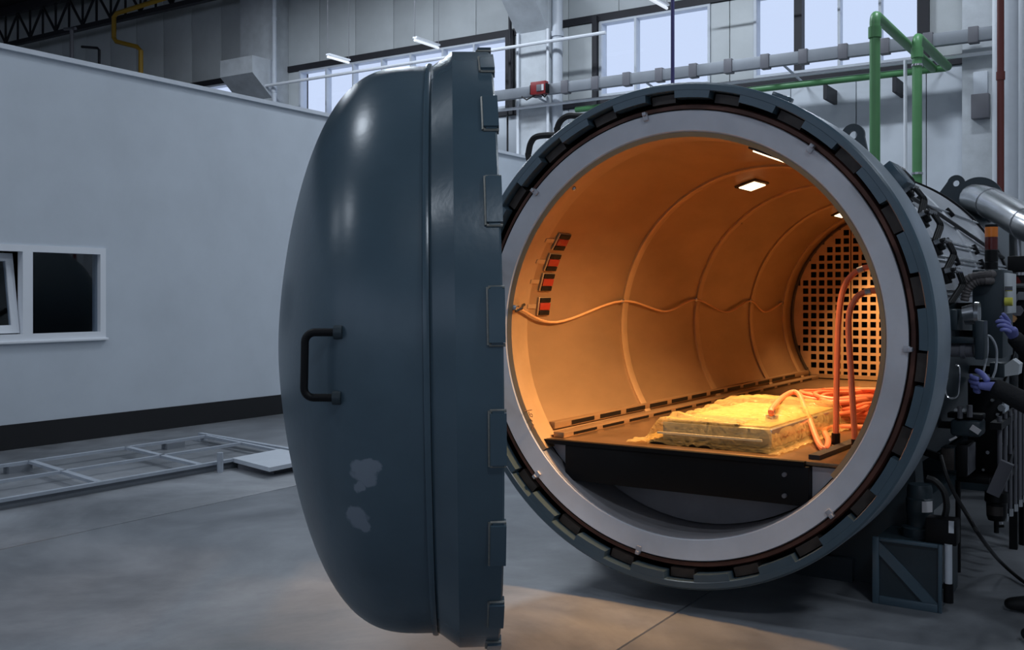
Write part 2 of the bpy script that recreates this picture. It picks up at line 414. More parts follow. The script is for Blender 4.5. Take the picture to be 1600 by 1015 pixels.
# green water pipes
zg = 5.33
g1 = onX(1367, 28, -3.26); g2 = onX(1433, 60, -3.04)
gx1, gy1 = onY(1367, 200, 13.6).x, 13.6; gx2, gy2 = onY(1433, 200, 15.07).x, 15.07
o = thing('green_pipe', 'green water pipe running level along the back wall', 'pipe', (-4.0, 17.4, zg))
xa, xb = onY(900, 150, 17.4).x, onY(1478, 110, 17.4).x
MB().tube([(xa, 17.4, zg), (xb, 17.4, zg)], .058, 14).build('pipe_run', 'pipe_green', o)
for q in (1120, 1170, 1290, 1398):
    xq = onY(q, 130, 17.4).x
    MB().span((xq-.03, 17.36, zg-.3), (xq+.03, YB-.002, zg-.06)).build('bracket', 'steel_dark', o)
def green_riser(gx, gy, label, rings):
    o = thing('green_riser', label, 'pipe', (gx, gy, 0), 'green risers')
    k = .10
    pts = [(gx, gy, 0), (gx, gy, zg-k)]+[(gx, gy+k-k*math.cos(a), zg-k+k*math.sin(a)) for a in (math.pi*.12, math.pi*.25, math.pi*.38, math.pi*.5)]+[(gx, 17.33, zg)]
    MB().tube(pts, .066, 14).build('pipe_run', 'pipe_green', o)
    MB().tube([(gx, gy, zg-.30), (gx, gy, zg-.16)], .082, 14).build('elbow_socket', 'pipe_green', o)
    for z in rings: MB().tube([(gx, gy, z-.015), (gx, gy, z+.015)], .078, 14).build('clamp', 'stainless', o)
green_riser(gx1, gy1, 'left of two green riser pipes, elbow nearest the window strip', (2.3,))
green_riser(gx2, gy2, 'right of two green riser pipes with steel clamps on it', (onY(1433, 271, gy2).z, onY(1433, 102, gy2).z))
# cable trunking with clamps, tap off box
zt = 5.73
xa, xb = onY(770, 150, 17.15).x, onY(1560, 60, 17.15).x
o = thing('busbar_trunking', 'grey busbar trunking with dark joint clamps along the back wall', 'trunking', ((xa+xb)/2, 17.15, zt))
MB().span((xa, 17.09, zt-.10), (xb, 17.21, zt+.10), bev=.008).build('duct', 'tray', o)
x = xa+1.05; n_c = 0
while x < xb-.1:
    MB().span((x-.075, 17.065, zt-.125), (x+.075, 17.225, zt+.125), bev=.01).build('clamp', 'clampg', o); x += .66; n_c += 1
for q in (838, 1010, 1225, 1445):
    xq = onY(q, 120, 17.15).x
    MB().bar((xq, 17.15, zt-.1), (xq+.12, YB-.05, zt-.30), .03, .03).build('bracket', 'white_metal', o)
xq = onY(843, 138, 17.0).x
o = thing('tap_off_box', 'small red tap-off box hung on the grey busbar trunking', 'box', (xq, 17.0, zt))
MB().span((xq-.17, 16.93, zt-.11), (xq+.17, 17.062, zt+.14), bev=.015).build('body', 'red_dark', o)
for sx_ in (-1, 1): MB().span((xq+sx_*.172-.02, 16.94, zt-.10), (xq+sx_*.172+.02, 17.06, zt+.09), bev=.01).build('end_cap', 'black', o)
MB().span((xq+.095, 16.912, zt-.05), (xq+.14, 16.929, zt+.07)).build('label', 'tag', o)
MB().span((xq-.02, 16.91, zt-.06), (xq+.09, 16.929, zt+.07), bev=.005).build('faceplate', 'clampg', o)
MB().tube([(xq-.1, 17.0, zt-.11), (xq-.3, 17.0, zt-.18), (xq-.42, 17.02, zt-.10)], .015, 6).build('cable', 'rubber', o)
MB().tube([(xq+.05, 17.0, zt-.11), (xq+.12, 17.0, zt-.17), (xq+.16, 17.0, zt-.12)], .015, 6).build('cable', 'rubber', o)
# rails in front of the windows
def rail(name, px0, px1, Y, z, r, mat, label):
    a, b = onY(px0, 300, Y).x, onY(px1, 300, Y).x
    o = MB().tube([(a, Y, z), (b, Y, z)], r, 8).build(name, mat); tag(o, label, 'rail'); return o
rail('awning_rail', 376, 946, 17.25, 6.70, .035, 'white', 'white rail crossing in front of the upper window strip at left')
rail('cable_rail', 760, 1560, 17.3, 5.47, .03, 'white', 'thin white rail just below the grey busbar trunking')
rail('cable_rail', 1090, 1560, 17.3, 7.05, .018, 'clampg', 'thin grey cable strung across the top of the right windows')
# roof truss in the top left corner
o = thing('roof_truss', 'dark lattice roof truss above the back wall at top left', 'truss', (-17, 17.2, 9.05))
MB().span((-30, 17.12, 9.02), (-12.2, 17.28, 9.14)).build('lower_chord', 'steel_dark', o)
MB().span((-30, 17.12, 9.95), (-12.2, 17.28, 10.08)).build('upper_chord', 'steel_dark', o)
x = -29.6; k = 0
while x < -12.8:
    MB().bar((x, 17.2, 9.14 if k % 2 else 9.95), (x+.62, 17.2, 9.95 if k % 2 else 9.14), .05, .05, (0, 1, 0)).build('diagonal', 'steel_dark', o)
    MB().bar((x, 17.2, 9.14), (x, 17.2, 9.95), .045, .045, (0, 1, 0)).build('post', 'steel_dark', o)
    x += .62; k += 1
# yellow gas pipe
Yg = 16.9
pts = [onY(a, b_, Yg) for a, b_ in ((268, -6), (182, 21), (178, 27), (178, 59), (182, 65), (214, 73), (220, 79))]
pts.append(Vector((pts[-1].x, Yg, 0)))
o = MB().tube(pts, .06, 10).build('gas_pipe', 'pipe_yellow'); tag(o, 'yellow gas pipe with a stepped bend under the roof truss', 'pipe')
pts = [onY(112, 46, 15.5), onY(112, 100, 15.5)]; pts[1].z = 0.0
o = thing('vent_post', 'thin grey post with a crossbar above the office wall at left', 'post', (pts[1].x, 15.5, 0))
MB().tube(pts, .05, 8).build('post', 'clampg', o); MB().tube([pts[0]+Vector((-.3, 0, .05)), pts[0]+Vector((.16, 0, .0))], .04, 8).build('crossbar', 'clampg', o)
pts = [onY(128, 73, 16.5), onY(152, 75, 16.5), onY(155, 78, 16.5), onY(155, 108, 16.5)]; pts[3].z = 0.0
o = MB().tube(pts, .035, 8).build('bent_conduit', 'steel_dark'); tag(o, 'dark bent conduit beside the yellow gas pipe', 'conduit')
# hanging fluorescent tubes in front of the windows
for (pa, ya, pb, yb, lb) in ((648, 66, 685, 75, 'hanging fluorescent tube above the vessel door, middle of three'), (512, 89, 545, 98, 'hanging fluorescent tube over the left end of the window strip'), (1008, -2, 1042, 13, 'hanging fluorescent tube left of the blue drop pipe')):
    e1 = onY(pb, yb, 16.4); e0 = onX(pa, ya, e1.x); e0.z = e1.z
    o = thing('fluorescent_tube', lb, 'lamp', (e1.x, (e0.y+e1.y)/2, e1.z), 'hanging tubes')
    MB().tube([e0, e1], .026, 8).build('lamp_tube', 'tube', o)
    MB().span((e1.x-.05, e0.y, e1.z+.035), (e1.x+.05, e1.y, e1.z+.07)).build('batten', 'white', o)
    for e in (e0, e1): MB().tube([e+Vector((0, 0, .07)), Vector((e.x, e.y, ZR))], .006, 5).build('hanger_wire', 'clampg', o)

# welded frame panels lying on the floor at left
H = .095
def fpt(a, b_): return onZ(a, b_, H)
def lying_frame(name, near, far, cross, mid, label, skirt=True):
    o = thing(name, label, 'frame', ((near[0]+far[1])/2).to_tuple())
    o.location.z = 0
    def barp(nm, a, b_, w_=.055): MB().bar(a-Vector((0, 0, .014)), b_-Vector((0, 0, .014)), w_*.85, .028).build(nm, 'frame_white', o)
    barp('side_rail', near[0], near[1]); barp('side_rail', far[0], far[1]); barp('end_rail', near[1], far[1]); barp('end_rail', near[0], far[0])
    for m_ in mid: barp('middle_rail', near[0]+(far[0]-near[0])*m_, near[1]+(far[1]-near[1])*m_, .045)
    for c in cross: barp('cross_rail', near[0]+(near[1]-near[0])*c, far[0]+(far[1]-far[0])*c, .075 if c > .3 else .07)
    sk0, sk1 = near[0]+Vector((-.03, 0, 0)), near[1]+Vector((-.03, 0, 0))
    MB().span((sk0.x-.006, sk0.y, .0), (sk1.x+.006, sk1.y, H-.030)).build('rail_shade_sheet', 'tray', o)  # added grey plate imitating the shadow strip below the near rail
    for c in (.12, .5, .9):
        for e in (far,):
            p_ = e[0]+(e[1]-e[0])*c
            MB().span((p_.x-.05, p_.y-.12, 0), (p_.x+.05, p_.y+.12, H-.029)).build('support_block', 'tray', o)
    return o
nA, nB = fpt(0, 788), fpt(417, 700); fB = fpt(291, 676)
nX = (nA.x+nB.x)/2; nA.x = nB.x = nX
fX = fpt(150, 704).x; fB.x = fX
dy = 4.6
nA2 = Vector((nX, nB.y-dy, H)); fA2 = Vector((fX, fB.y-dy+.0, H))
yc1 = fpt(163, 753).y; yc2 = fpt(302, 723).y
cs = [1-(nB.y-yc2)/dy, 1-(nB.y-yc1)/dy, 1-(nB.y-2*yc1+yc2)/dy]
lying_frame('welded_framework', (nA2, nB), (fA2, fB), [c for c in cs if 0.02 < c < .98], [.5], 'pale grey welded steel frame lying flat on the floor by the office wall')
sX = nX-.03
a_, b_ = fpt(313, 675), fpt(470, 702)
o = MB().bar(a_-Vector((0, 0, .03)), b_-Vector((0, 0, .03)), .06, .05).span((b_.x-.06, b_.y-.05, 0), (b_.x+.06, b_.y+.05, H-.055)).span((a_.x-.06, a_.y-.05, 0), (a_.x+.06, a_.y+.05, H-.055)).build('steel_bar', 'frame_white'); tag(o, 'loose pale steel bar on the floor behind the welded frame', 'bar')
# white sheet metal panel on the floor
pp = [q + Vector((.085, -.03, 0)) for q in (fpt(357, 714), fpt(415, 729), fpt(500, 712), fpt(432, 700))]
o = thing('sheet_cover', 'white flat sheet cover lying on the floor beside the vessel door', 'panel', ((pp[0]+pp[2])/2).to_tuple()); o.location.z = 0
MB().prism([q+Vector((0, 0, .005)) for q in pp], (0, 0, -.04)).build('sheet', 'white_metal', o)
q = (pp[0]+pp[2])/2
MB().span((q.x-.25, q.y-.3, 0), (q.x+.25, q.y+.3, H-.036)).build('support_block', 'clampg', o)
q = fpt(344, 722)
MB().tube([(q.x, q.y, 0), (q.x, q.y, .19)], .03, 8).build('corner_post', 'frame_white', o)

# ================================================================== the autoclave
AC = thing('autoclave', 'large horizontal autoclave with its round mouth open and orange-lit inside', 'autoclave', (VX, VY+3, 0))
C0 = (VX, 0, VZ)
def lath(name, prof, mat, n=128, parent=AC, a0=0., a1=2*math.pi, smooth=35): return MB().lathe(prof, C0, 'Y', n, a0, a1).build(name, mat, parent, smooth)
Y0 = VY
RO, RG, RT = 1.380, 1.334, 1.296
NT = 22
# shell with cladding, rear dome
YR = 9.0
sa = math.radians(82)
MB().lathe([(1.30, Y0+.30), (1.30, Y0+.75), (1.262, Y0+.78), (1.255, YR)], C0, 'Y', 96, -sa, sa).build('shell', 'clad', AC)
MB().lathe([(1.30, Y0+.30), (1.30, Y0+.75), (1.262, Y0+.78), (1.255, YR)], C0, 'Y', 96, sa, 2*math.pi-sa).build('shaded_lower_shell', 'teal_dark', AC)  # underside of the cladding coloured dark to stand in for its shade
lath('rear_shell', [(1.255, YR-.01), (1.215, YR), (1.215, 12.4), (1.15, 12.7), (.95, 13.0), (.5, 13.2), (.001, 13.25)], 'teal_dark')
for y in (6.45, 7.5): MB().lathe([(1.255, y-.03), (1.268, y-.022), (1.268, y+.022), (1.255, y+.03)], C0, 'Y', 64, -sa, sa).build('cladding_band', 'clad', AC)
lath('rear_rim', [(1.25, YR-.03), (1.272, YR-.03), (1.272, YR+.03), (1.21, YR+.03)], 'black')
# locking ring: outer band, front rim plate and teeth
lath('locking_ring', [(RG, Y0+.075), (RG, Y0+.004), (RG+.004, Y0), (RO-.012, Y0), (RO-.002, Y0+.012)], 'teal', 160)
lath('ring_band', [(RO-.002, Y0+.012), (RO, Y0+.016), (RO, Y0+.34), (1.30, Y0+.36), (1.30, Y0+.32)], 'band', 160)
lath('ring_groove', [(RG+.001, Y0+.06), (RG+.001, Y0+.26), (1.24, Y0+.26), (1.24, Y0+.06)], 'black', 128)
hw = math.radians(360/NT*.27)
tooth = None
for k in range(NT):
    a = 2*math.pi*(k+.35)/NT
    if tooth is None:
        seg = 8; P_ = []
        for j in range(seg+1):
            t_ = -hw+2*hw*j/seg; P_.append((RG+.002)*Vector((math.sin(t_), 0, math.cos(t_))))
        for j in range(seg, -1, -1):
            t_ = -hw*.98+2*hw*.98*j/seg; P_.append(RT*Vector((math.sin(t_), 0, math.cos(t_))))
        tooth = MB().prism([q+Vector((0, 0, 0)) for q in P_], (0, .075, 0)).build('locking_tooth', 'teal', AC, local=True)
        tooth.location = (0, Y0-AC.location.y+.001, VZ); tooth.rotation_euler = (0, a, 0)
    else:
        copy_of(tooth, rot=(0, a, 0))
lath('seal_ring', [(1.238, Y0+.20), (1.238, Y0+.085), (1.246, Y0+.075), (1.266, Y0+.075), (1.274, Y0+.09), (1.274, Y0+.20)], 'brown')
blk = None; hb = math.radians(360/NT*.23)-.012
for k in range(NT):
    a = 2*math.pi*(k+.85)/NT
    if blk is None:
        P_ = [1.327*Vector((math.sin(-hb+2*hb*j/6), 0, math.cos(-hb+2*hb*j/6))) for j in range(7)]+[1.279*Vector((math.sin(hb-2*hb*j/6), 0, math.cos(hb-2*hb*j/6))) for j in range(7)]
        blk = MB().prism(P_, (0, .15, 0)).build('wedge_block', 'oilsteel', AC, local=True)
        blk.location = (0, Y0+.055-AC.location.y, VZ); blk.rotation_euler = (0, a, 0)
    else: copy_of(blk, rot=(0, a, 0))
lath('sealing_face', [(1.239, Y0+.21), (1.239, Y0+.072), (1.234, Y0+.065), (1.130, Y0+.088), (1.121, Y0+.10), (1.121, Y0+.30)], 'ringface', 160)
clip = None
for a in (-8, -47, 38, 92, 136, 190, 226, 268):
    if clip is None:
        clip = MB().box((0, 0, 1.226), (.032, .024, .034), bev=.004).box((0, .0, 1.246), (.022, .05, .02), bev=.003).build('retaining_clip', 'sleeve', AC, local=True)
        clip.location = (0, Y0+.066-AC.location.y, VZ); clip.rotation_euler = (0, math.radians(a), 0)
    else: copy_of(clip, rot=(0, math.radians(a), 0))
# the hot chamber
ZD, RI = .85, 1.100
YG = 10.74
half = math.acos((ZD-.05-VZ)/RI)          # liner covers everything above the deck
ribs = [6.78, 8.15, 9.47, 10.45]
cuts = [5.44]+ribs+[YG+.0]
for y0, y1 in zip(cuts, cuts[1:]):
    MB().lathe([(RI, y0), (RI, y1)], C0, 'Y', 72, -half, half).lathe([(RI+.012, y0), (RI+.012, y1)], C0, 'Y', 72, -half, half).build('liner_panel', 'liner', AC)
MB().lathe([(1.122, 5.26), (RI-.004, 5.27), (RI-.004, 5.45), (RI+.01, 5.45)], C0, 'Y', 96, -half, half).build('mouth_band', 'rib', AC)
for y in ribs:
    MB().lathe([(RI+.002, y-.045), (RI-.014, y-.045), (RI-.016, y-.04), (RI-.016, y+.04), (RI-.014, y+.045), (RI+.002, y+.045)], C0, 'Y', 96, -half+.03, half-.03).build('liner_rib', 'rib', AC)
MB().lathe([(1.122, 5.26), (1.115, 5.3), (1.115, YG+.6)], C0, 'Y', 96, half-.05, 2*math.pi-half+.05).build('lower_liner', 'lower', AC)
# dark fan chamber behind the grid
MB().lathe([(RI+.012, YG-.01), (RI+.012, YG+.6), (.001, YG+.6)], C0, 'Y', 64, -math.pi, math.pi).build('fan_chamber', 'black', AC)
# rear air grid: perforated sheets
def perf(xa, xb, za, zb, R, pitch, hole, label=None):
    bm = bmesh.new(); th = .008
    nx = max(1, int((xb-xa)/pitch)); px_ = (xb-xa)/nx; nz = int((zb-za)/pitch); pz = (zb-za)/nz
    def lines(o0, p_, k): 
        L = [o0]
        for i in range(k): L += [o0+i*p_+(p_-hole)/2, o0+i*p_+(p_+hole)/2]
        return L+[o0+k*p_]
    X_, Z_ = lines(xa, px_, nx), lines(za, pz, nz)
    V_ = {}
    def vv(i, j):
        if (i, j) not in V_: V_[(i, j)] = bm.verts.new((X_[i], YG, Z_[j]))
        return V_[(i, j)]
    for i in range(len(X_)-1):
        for j in range(len(Z_)-1):
            cx, cz = (X_[i]+X_[i+1])/2-VX, (Z_[j]+Z_[j+1])/2-VZ
            if math.hypot(cx, cz) > R: continue
            if i % 2 == 1 and j % 2 == 1 and math.hypot(cx, cz) < R-.06: continue
            bm.faces.new((vv(i, j), vv(i+1, j), vv(i+1, j+1), vv(i, j+1)))
    g = bmesh.ops.extrude_face_region(bm, geom=list(bm.faces))
    bmesh.ops.translate(bm, vec=(0, th, 0), verts=[v for v in g['geom'] if isinstance(v, bmesh.types.BMVert)])
    q = MB(); q.bm = bm
    return q.build('grid_panel', 'grid', AC, 0)
perf(VX-1.08, VX-.49, .86, VZ+1.08, RI-.01, .0835, .057)
perf(VX-.48, VX+.30, .86, VZ+1.08, RI-.01, .0835, .057)
perf(VX+.31, VX+1.08, .86, VZ+1.08, RI-.01, .0835, .057)
MB().lathe([(RI-.002, YG-.05), (RI-.02, YG-.05), (RI-.02, YG+.0), (RI-.002, YG+.0)], C0, 'Y', 80, -half+.05, half-.05).build('grid_rim', 'oilsteel', AC)
MB().span((VX-1.0, YG-.03, .86), (VX+1.0, YG-.001, .90)).build('grid_sill', 'rib', AC)
# deck and its beams
MB().span((VX-.93, 5.34, ZD-.02), (VX+.93, YG-.03, ZD), bev=.002).build('deck_plate', 'deck', AC)
bl, br = onY(883, 695, 5.31), onY(1263, 728, 5.31)
zb_ = (onY(883, 750, 5.31).z+onY(1262, 791, 5.31).z)/2
MB().span((bl.x, 5.31, zb_), (br.x, 5.40, ZD-.025), bev=.004).build('deck_beam', 'black', AC)
MB().span((VX-.93, 5.30, ZD-.024), (VX+.70, 5.345, ZD+.001)).build('deck_lip', 'black', AC)
for q in ((1226, 741), (1226, 774)):
    c = onY(*q, 5.305); MB().tube([(c.x, 5.292, c.z), (c.x, 5.312, c.z)], .012, 10).build('bolt', 'clampg', AC)
# plates either side of the beam
zl = lambda x: VZ-math.sqrt(max(0, 1.112**2-(x-VX)**2))
def side_plate(xa, xb, y):
    pts = [(xa+(xb-xa)*i/8, y, zl(xa+(xb-xa)*i/8)+.004) for i in range(9)]+[(xb, y, ZD-.03), (xa, y, ZD-.03)]
    MB().prism(pts, (0, .012, 0)).build('side_plate', 'sleeve', AC)
side_plate(br.x+.003, VX+.905, 5.37); side_plate(VX-.905, bl.x-.003, 5.37)
# back panel below the deck
k = 20; xa, xb = VX-.88, VX+.88
pts = [(xa+(xb-xa)*i/k, 5.62, zl(xa+(xb-xa)*i/k)+.004) for i in range(k+1)]+[(xb, 5.62, ZD-.03), (xa, 5.62, ZD-.03)]
MB().prism(pts, (0, .012, 0)).build('plinth_panel', 'lower', AC)
# slotted rails along the left and right edges of the deck
def rail_steps(sx):
    for (d0, d1, z0, z1, off_) in ((.80, .875, ZD, ZD+.035, 0), (.90, .99, ZD+.04, ZD+.085, .15))[0 if sx < 0 else 1:]:
        xa, xb = VX+sx*d0, VX+sx*d1
        o = MB().span((xa, 5.46 if d0 > .85 else 5.40, z0), (xb, YG-.06, z1), bev=.004).build('slotted_rail', 'liner', AC)
        y = 5.52+off_; xi = xa
        while y < YG-.5:
            MB().span((xi-sx*.0025, y, z0+.008), (xi+sx*.004, y+.30, z1-.010)).build('slot', 'black', o); y += .385
rail_steps(-1); rail_steps(1)
q0, q1 = onZ(1272, 718, ZD), onZ(1337, 693, ZD)
MB().bar(q0+Vector((0, 0, .013)), q1+Vector((0, 0, .013)), .06, .024).build('stop_bar', 'steel_dark', AC)
# lamps set into the crown: a row along the right, another at the top
def chamber_lamp(ang_, y, power):
    o = MB().box((0, 0, 0), (.17, .30, .02), bev=.006).build('ceiling_lamp', 'oilsteel', AC, local=True)
    o.location = vpt(RI-.008, ang_, y)-AC.location; o.rotation_euler = (0, ang_, 0)
    MB().box((0, 0, -.012), (.125, .25, .012), bev=.005).build('diffuser', 'lamp_hot', o, local=True)
    l = bpy.data.lights.new('chamber_light', 'AREA'); l.shape = 'RECTANGLE'; l.size = .12; l.size_y = .24
    l.energy = power; l.color = (1.0, .55, .225); l.spread = math.radians(LSPREAD)
    q = bpy.data.objects.new('chamber_light', l); COL.objects.link(q); q.parent = o; q.location = (0, 0, -.03)
LSPREAD = 102
for (a, b_) in ((1175, 289), (1207, 236), (1318, 333)):
    c = onCyl(a, b_, RI-.01); print('LAMP', math.degrees(math.atan2(c.x-VX, c.z-VZ)), c.y)
    chamber_lamp(math.atan2(c.x-VX, c.z-VZ), c.y, 40 if a > 1300 else 26)
chamber_lamp(math.radians(31), 6.3, 26)
# temperature sensor panels on the left wall
def on_liner(a, b_, R=RI-.002):
    c = onCyl(a, b_, R); return math.atan2(c.x-VX, c.z-VZ), c.y
for (a, b_, lx, ly) in ((876, 377, 859, 377), (862, 409, 845, 410), (853, 440, 836, 443), (848, 478, 828, 480)):
    an, y = on_liner(a, b_)
    o = MB().box((0, 0, 0), (.118, .150, .012), bev=.003).build('sensor_panel', 'rib', AC, local=True)
    o.location = vpt(RI-.008, an, y)-AC.location; o.rotation_euler = (0, an, 0)
    MB().box((0, .0, -.008), (.046, .125, .012), bev=.003).build('red_socket', 'red', o, local=True)
    for s_ in (-1, 1): MB().box((s_*.041, 0, -.008), (.030, .125, .010), bev=.002).build('black_socket', 'black', o, local=True)
    MB().box((0, -.14, .003), (.026, .10, .006)).build('label_strip', 'rib', o, local=True)
# sagging sensor wire clipped at the ribs
knots = [(806, 480), (972, 470), (1087, 468), (1172, 470), (1222, 473)]
low = [(870, 503), (1040, 486), (1135, 487), (1195, 487)]
pts = []
for i, kq in enumerate(knots):
    an, y = on_liner(*kq, RI-.026); pts.append(vpt(RI-.026, an, y))
    if i < len(low): an, y = on_liner(*low[i], RI-.026); pts.append(vpt(RI-.026, an, y))
MB().tube(bez(pts, 8), .008, 6).build('sensor_wire', 'copper', AC)
for i, kq in enumerate(knots):
    an, y = on_liner(*kq, RI-.02)
    o = MB().box((0, 0, 0), (.03, .035, .025), bev=.004).build('wire_clip', 'stainless', AC, local=True); o.location = vpt(RI-.02, an, y)-AC.location; o.rotation_euler = (0, an, 0)
an, y = on_liner(812, 481, RI-.03)
MB().tube([vpt(RI-.02, an-.02, y-.03), vpt(RI-.045, an, y), vpt(RI-.03, an+.015, y+.03), vpt(RI-.03, an+.02, y+.05)], .009, 7).build('wire_plug', 'oilsteel', AC)
hw_ = MB()
for st_ in ([(819, 642), (825, 641), (831, 640)], [(826, 643), (827, 647), (829, 650), (832, 651), (832, 648), (830, 646), (828, 647)], [(828, 654), (830, 656), (832, 658)], [(831, 664), (832, 667), (834, 670)], [(834, 663), (832, 668), (831, 671)]):
    hw_.tube([vpt(RI-.0055, *on_liner(*q_, RI-.0055)) for q_ in st_], .0022, 5)
hw_.build('handwritten_mark', 'brown', AC)
an, y = on_liner(896, 293); MB().ball(vpt(RI-.008, an, y), .014, 10).build('stud', 'stainless', AC)
an, y = on_liner(1157, 347); MB().ball(vpt(RI-.008, an, y), .012, 10).build('stud', 'stainless', AC)
# saddles below
for y in (6.3, 9.8):
    k = 24; a0, a1 = math.radians(125), math.radians(235)
    pts = [vpt(1.27, a0+(a1-a0)*i/k, y) for i in range(k+1)]
    pts += [Vector((pts[-1].x-.05, y, .0)), Vector((pts[0].x+.05, y, 0))]
    MB().prism(pts, (0, .22, 0)).build('saddle', 'teal_dark', AC)
MB().span((VX-.7, 6.25, 0), (VX+.7, 10.6, .14)).build('base_plinth', 'teal_dark', AC)
# lifting lugs
def lift_lug(px, py, y, ang_, sc=1.0):
    bm = MB(); pts = [(-.17, 0, 0), (.17, 0, 0)]
    for i in range(13):
        t_ = math.pi*i/12; pts.append((.085*math.cos(t_), 0, .20+.085*math.sin(t_)))
    # plate with a hole: outer outline bridged to an inner circle
    out = [(-.17, 0), (.17, 0)]+[(.085*math.cos(math.pi*i/12), .2+.085*math.sin(math.pi*i/12)) for i in range(13)]
    N = 40; cx, cz = 0, .2
    def outer(t_):
        dx, dz = math.cos(t_), math.sin(t_); best = 1e9
        for (x1, z1), (x2, z2) in zip(out, out[1:]+out[:1]):
            ex, ez = x2-x1, z2-z1; det = dx*(-ez)+ex*dz
            if abs(det) < 1e-9: continue
            rx, rz = x1-cx, z1-cz; t2 = (rx*(-ez)+ex*rz)/det; u = (dx*rz-dz*rx)/det
            if t2 > 0 and -1e-6 <= u <= 1+1e-6: best = min(best, t2)
        return best
    rows = []
    for yy in (-.02, .02):
        A_ = [bm.bm.verts.new((.032*math.cos(2*math.pi*i/N), yy, cz+.032*math.sin(2*math.pi*i/N))) for i in range(N)]
        B_ = [bm.bm.verts.new((outer(2*math.pi*i/N)*math.cos(2*math.pi*i/N), yy, cz+outer(2*math.pi*i/N)*math.sin(2*math.pi*i/N))) for i in range(N)]
        rows.append((A_, B_))
    for i in range(N):
        j = (i+1) % N
        for A_, B_ in rows: bm.bm.faces.new((A_[i], A_[j], B_[j], B_[i]))
        bm.bm.faces.new((rows[0][0][i], rows[0][0][j], rows[1][0][j], rows[1][0][i])); bm.bm.faces.new((rows[0][1][i], rows[0][1][j], rows[1][1][j], rows[1][1][i]))
    o = bm.build('lifting_lug', 'teal_dark', AC, local=True, smooth=30)
    o.location = vpt(1.255, ang_, y)-AC.location; o.rotation_euler = (0, ang_, 0); o.scale = (sc, sc, sc)
lift_lug(0, 0, 7.9, math.radians(11), 1.0)
lift_lug(0, 0, 11.9, math.radians(13), 1.05)
o = MB().box((0, 0, .012), (.10, .08, .03), bev=.005).build('ring_cleat', 'teal', AC, local=True); o.location = vpt(RO, math.radians(24), Y0+.2)-AC.location; o.rotation_euler = (0, math.radians(24), 0)
# hose loops at the left shoulder
for pts in ([(871, 206), (871, 200), (876, 189), (888, 181), (906, 181)], [(826, 246), (826, 238), (830, 222), (840, 213), (868, 211)]):
    P_ = [onY(a, b_, 6.0) for a, b_ in pts]
    P_.insert(0, P_[0]+Vector((.05, 0, -.15))); P_.append(P_[-1]+Vector((.16, 0, -.02)))
    MB().tube(bez(P_, 6), .022, 8).build('hose_loop', 'rubber', AC)

# ---- the door, hinged on the left and swung open
A = Vector((-.9985*CT-(-.055)*ST, -.9985*ST+(-.055)*CT, 0)).normalized()      # door axis, towards the dome
lc = Vector((-.233*CT-4.24*ST, -.233*ST+4.24*CT, VZ+.012))                     # centre of the lip line
tz = A; tx = Vector((0, 0, 1)).cross(tz).normalized(); ty = tz.cross(tx)
rot = Matrix((tx, ty, tz)).transposed()
lean = Matrix.Rotation(math.radians(.75), 3, rot @ Vector((1, 0, 0)))
RD = lean @ rot
def dprof():
    P_ = [(1.150, .092)]
    for i in range(1, 61):
        t_ = math.pi/2*i/60
        r = 1.128*max(0, math.cos(t_))**1.72 if i < 60 else .0008
        P_.append((r, .092+.626*math.sin(t_)**.593))
    return P_
pr = dprof()
dome = [(1.128, .080)]+[q for q in pr[1:]]
dm = MB().lathe([(r, h) for r, h in dome], (0, 0, 0), 'Z', 128)
door = dm.build('door', 'teal', AC, 50, local=True)
door['label'] = 'domed dark blue-green steel door swung wide open'
door.location = lc-AC.location; door.rotation_euler = RD.to_euler()
MB().lathe([(1.110, .082), (1.137, .079), (1.139, .088), (1.137, .098), (1.110, .102)], (0, 0, 0), 'Z', 128).build('weld_seam', 'teal', door, 60, local=True)
MB().lathe([(1.128, .078), (1.136, .066), (1.180, .004), (1.183, 0), (1.183, -.138), (1.177, -.144), (1.02, -.144), (1.0, -.13)], (0, 0, 0), 'Z', 160).build('door_flange', 'teal', door, 25, local=True)
MB().lathe([(1.01, -.12), (.9, -.08), (.6, .25), (.3, .38), (.001, .42)], (0, 0, 0), 'Z', 64).build('door_liner', 'lower', door, local=True)
lug = None
hwd = math.radians(360/20*.235)
for k in range(20):
    a = math.radians(18)*k+math.radians(7)
    if lug is None:
        P_ = [Vector((1.199*math.cos(-hwd+2*hwd*j/6), 1.199*math.sin(-hwd+2*hwd*j/6), 0)) for j in range(7)]+[Vector((1.16*math.cos(hwd-2*hwd*j/6), 1.16*math.sin(hwd-2*hwd*j/6), 0)) for j in range(7)]
        mb_ = MB().prism(P_, (0, 0, .050))
        bmesh.ops.bevel(mb_.bm, geom=[e for e in mb_.bm.edges if e.calc_length() > .03], offset=.007, segments=2, affect='EDGES')
        lug = mb_.build('locking_lug', 'teal', door, local=True); lug.location = (0, 0, -.150); lug.rotation_euler = (0, 0, a)
        wl = MB(); 
        for sgn in (-1, 1): wl.tube([(1.186*math.cos(sgn*hwd), 1.186*math.sin(sgn*hwd), .0), (1.186*math.cos(sgn*hwd), 1.186*math.sin(sgn*hwd), .050)], .005, 6)
        wl.tube([(1.186*math.cos(-hwd+2*hwd*j/8), 1.186*math.sin(-hwd+2*hwd*j/8), .051) for j in range(9)], .006, 6)
        weld = wl.build('weld_bead', 'weld', door, local=True); weld.location = (0, 0, -.150); weld.rotation_euler = (0, 0, a)
        weld0 = weld
    else:
        copy_of(lug, rot=(0, 0, a)); copy_of(weld0, rot=(0, 0, a))
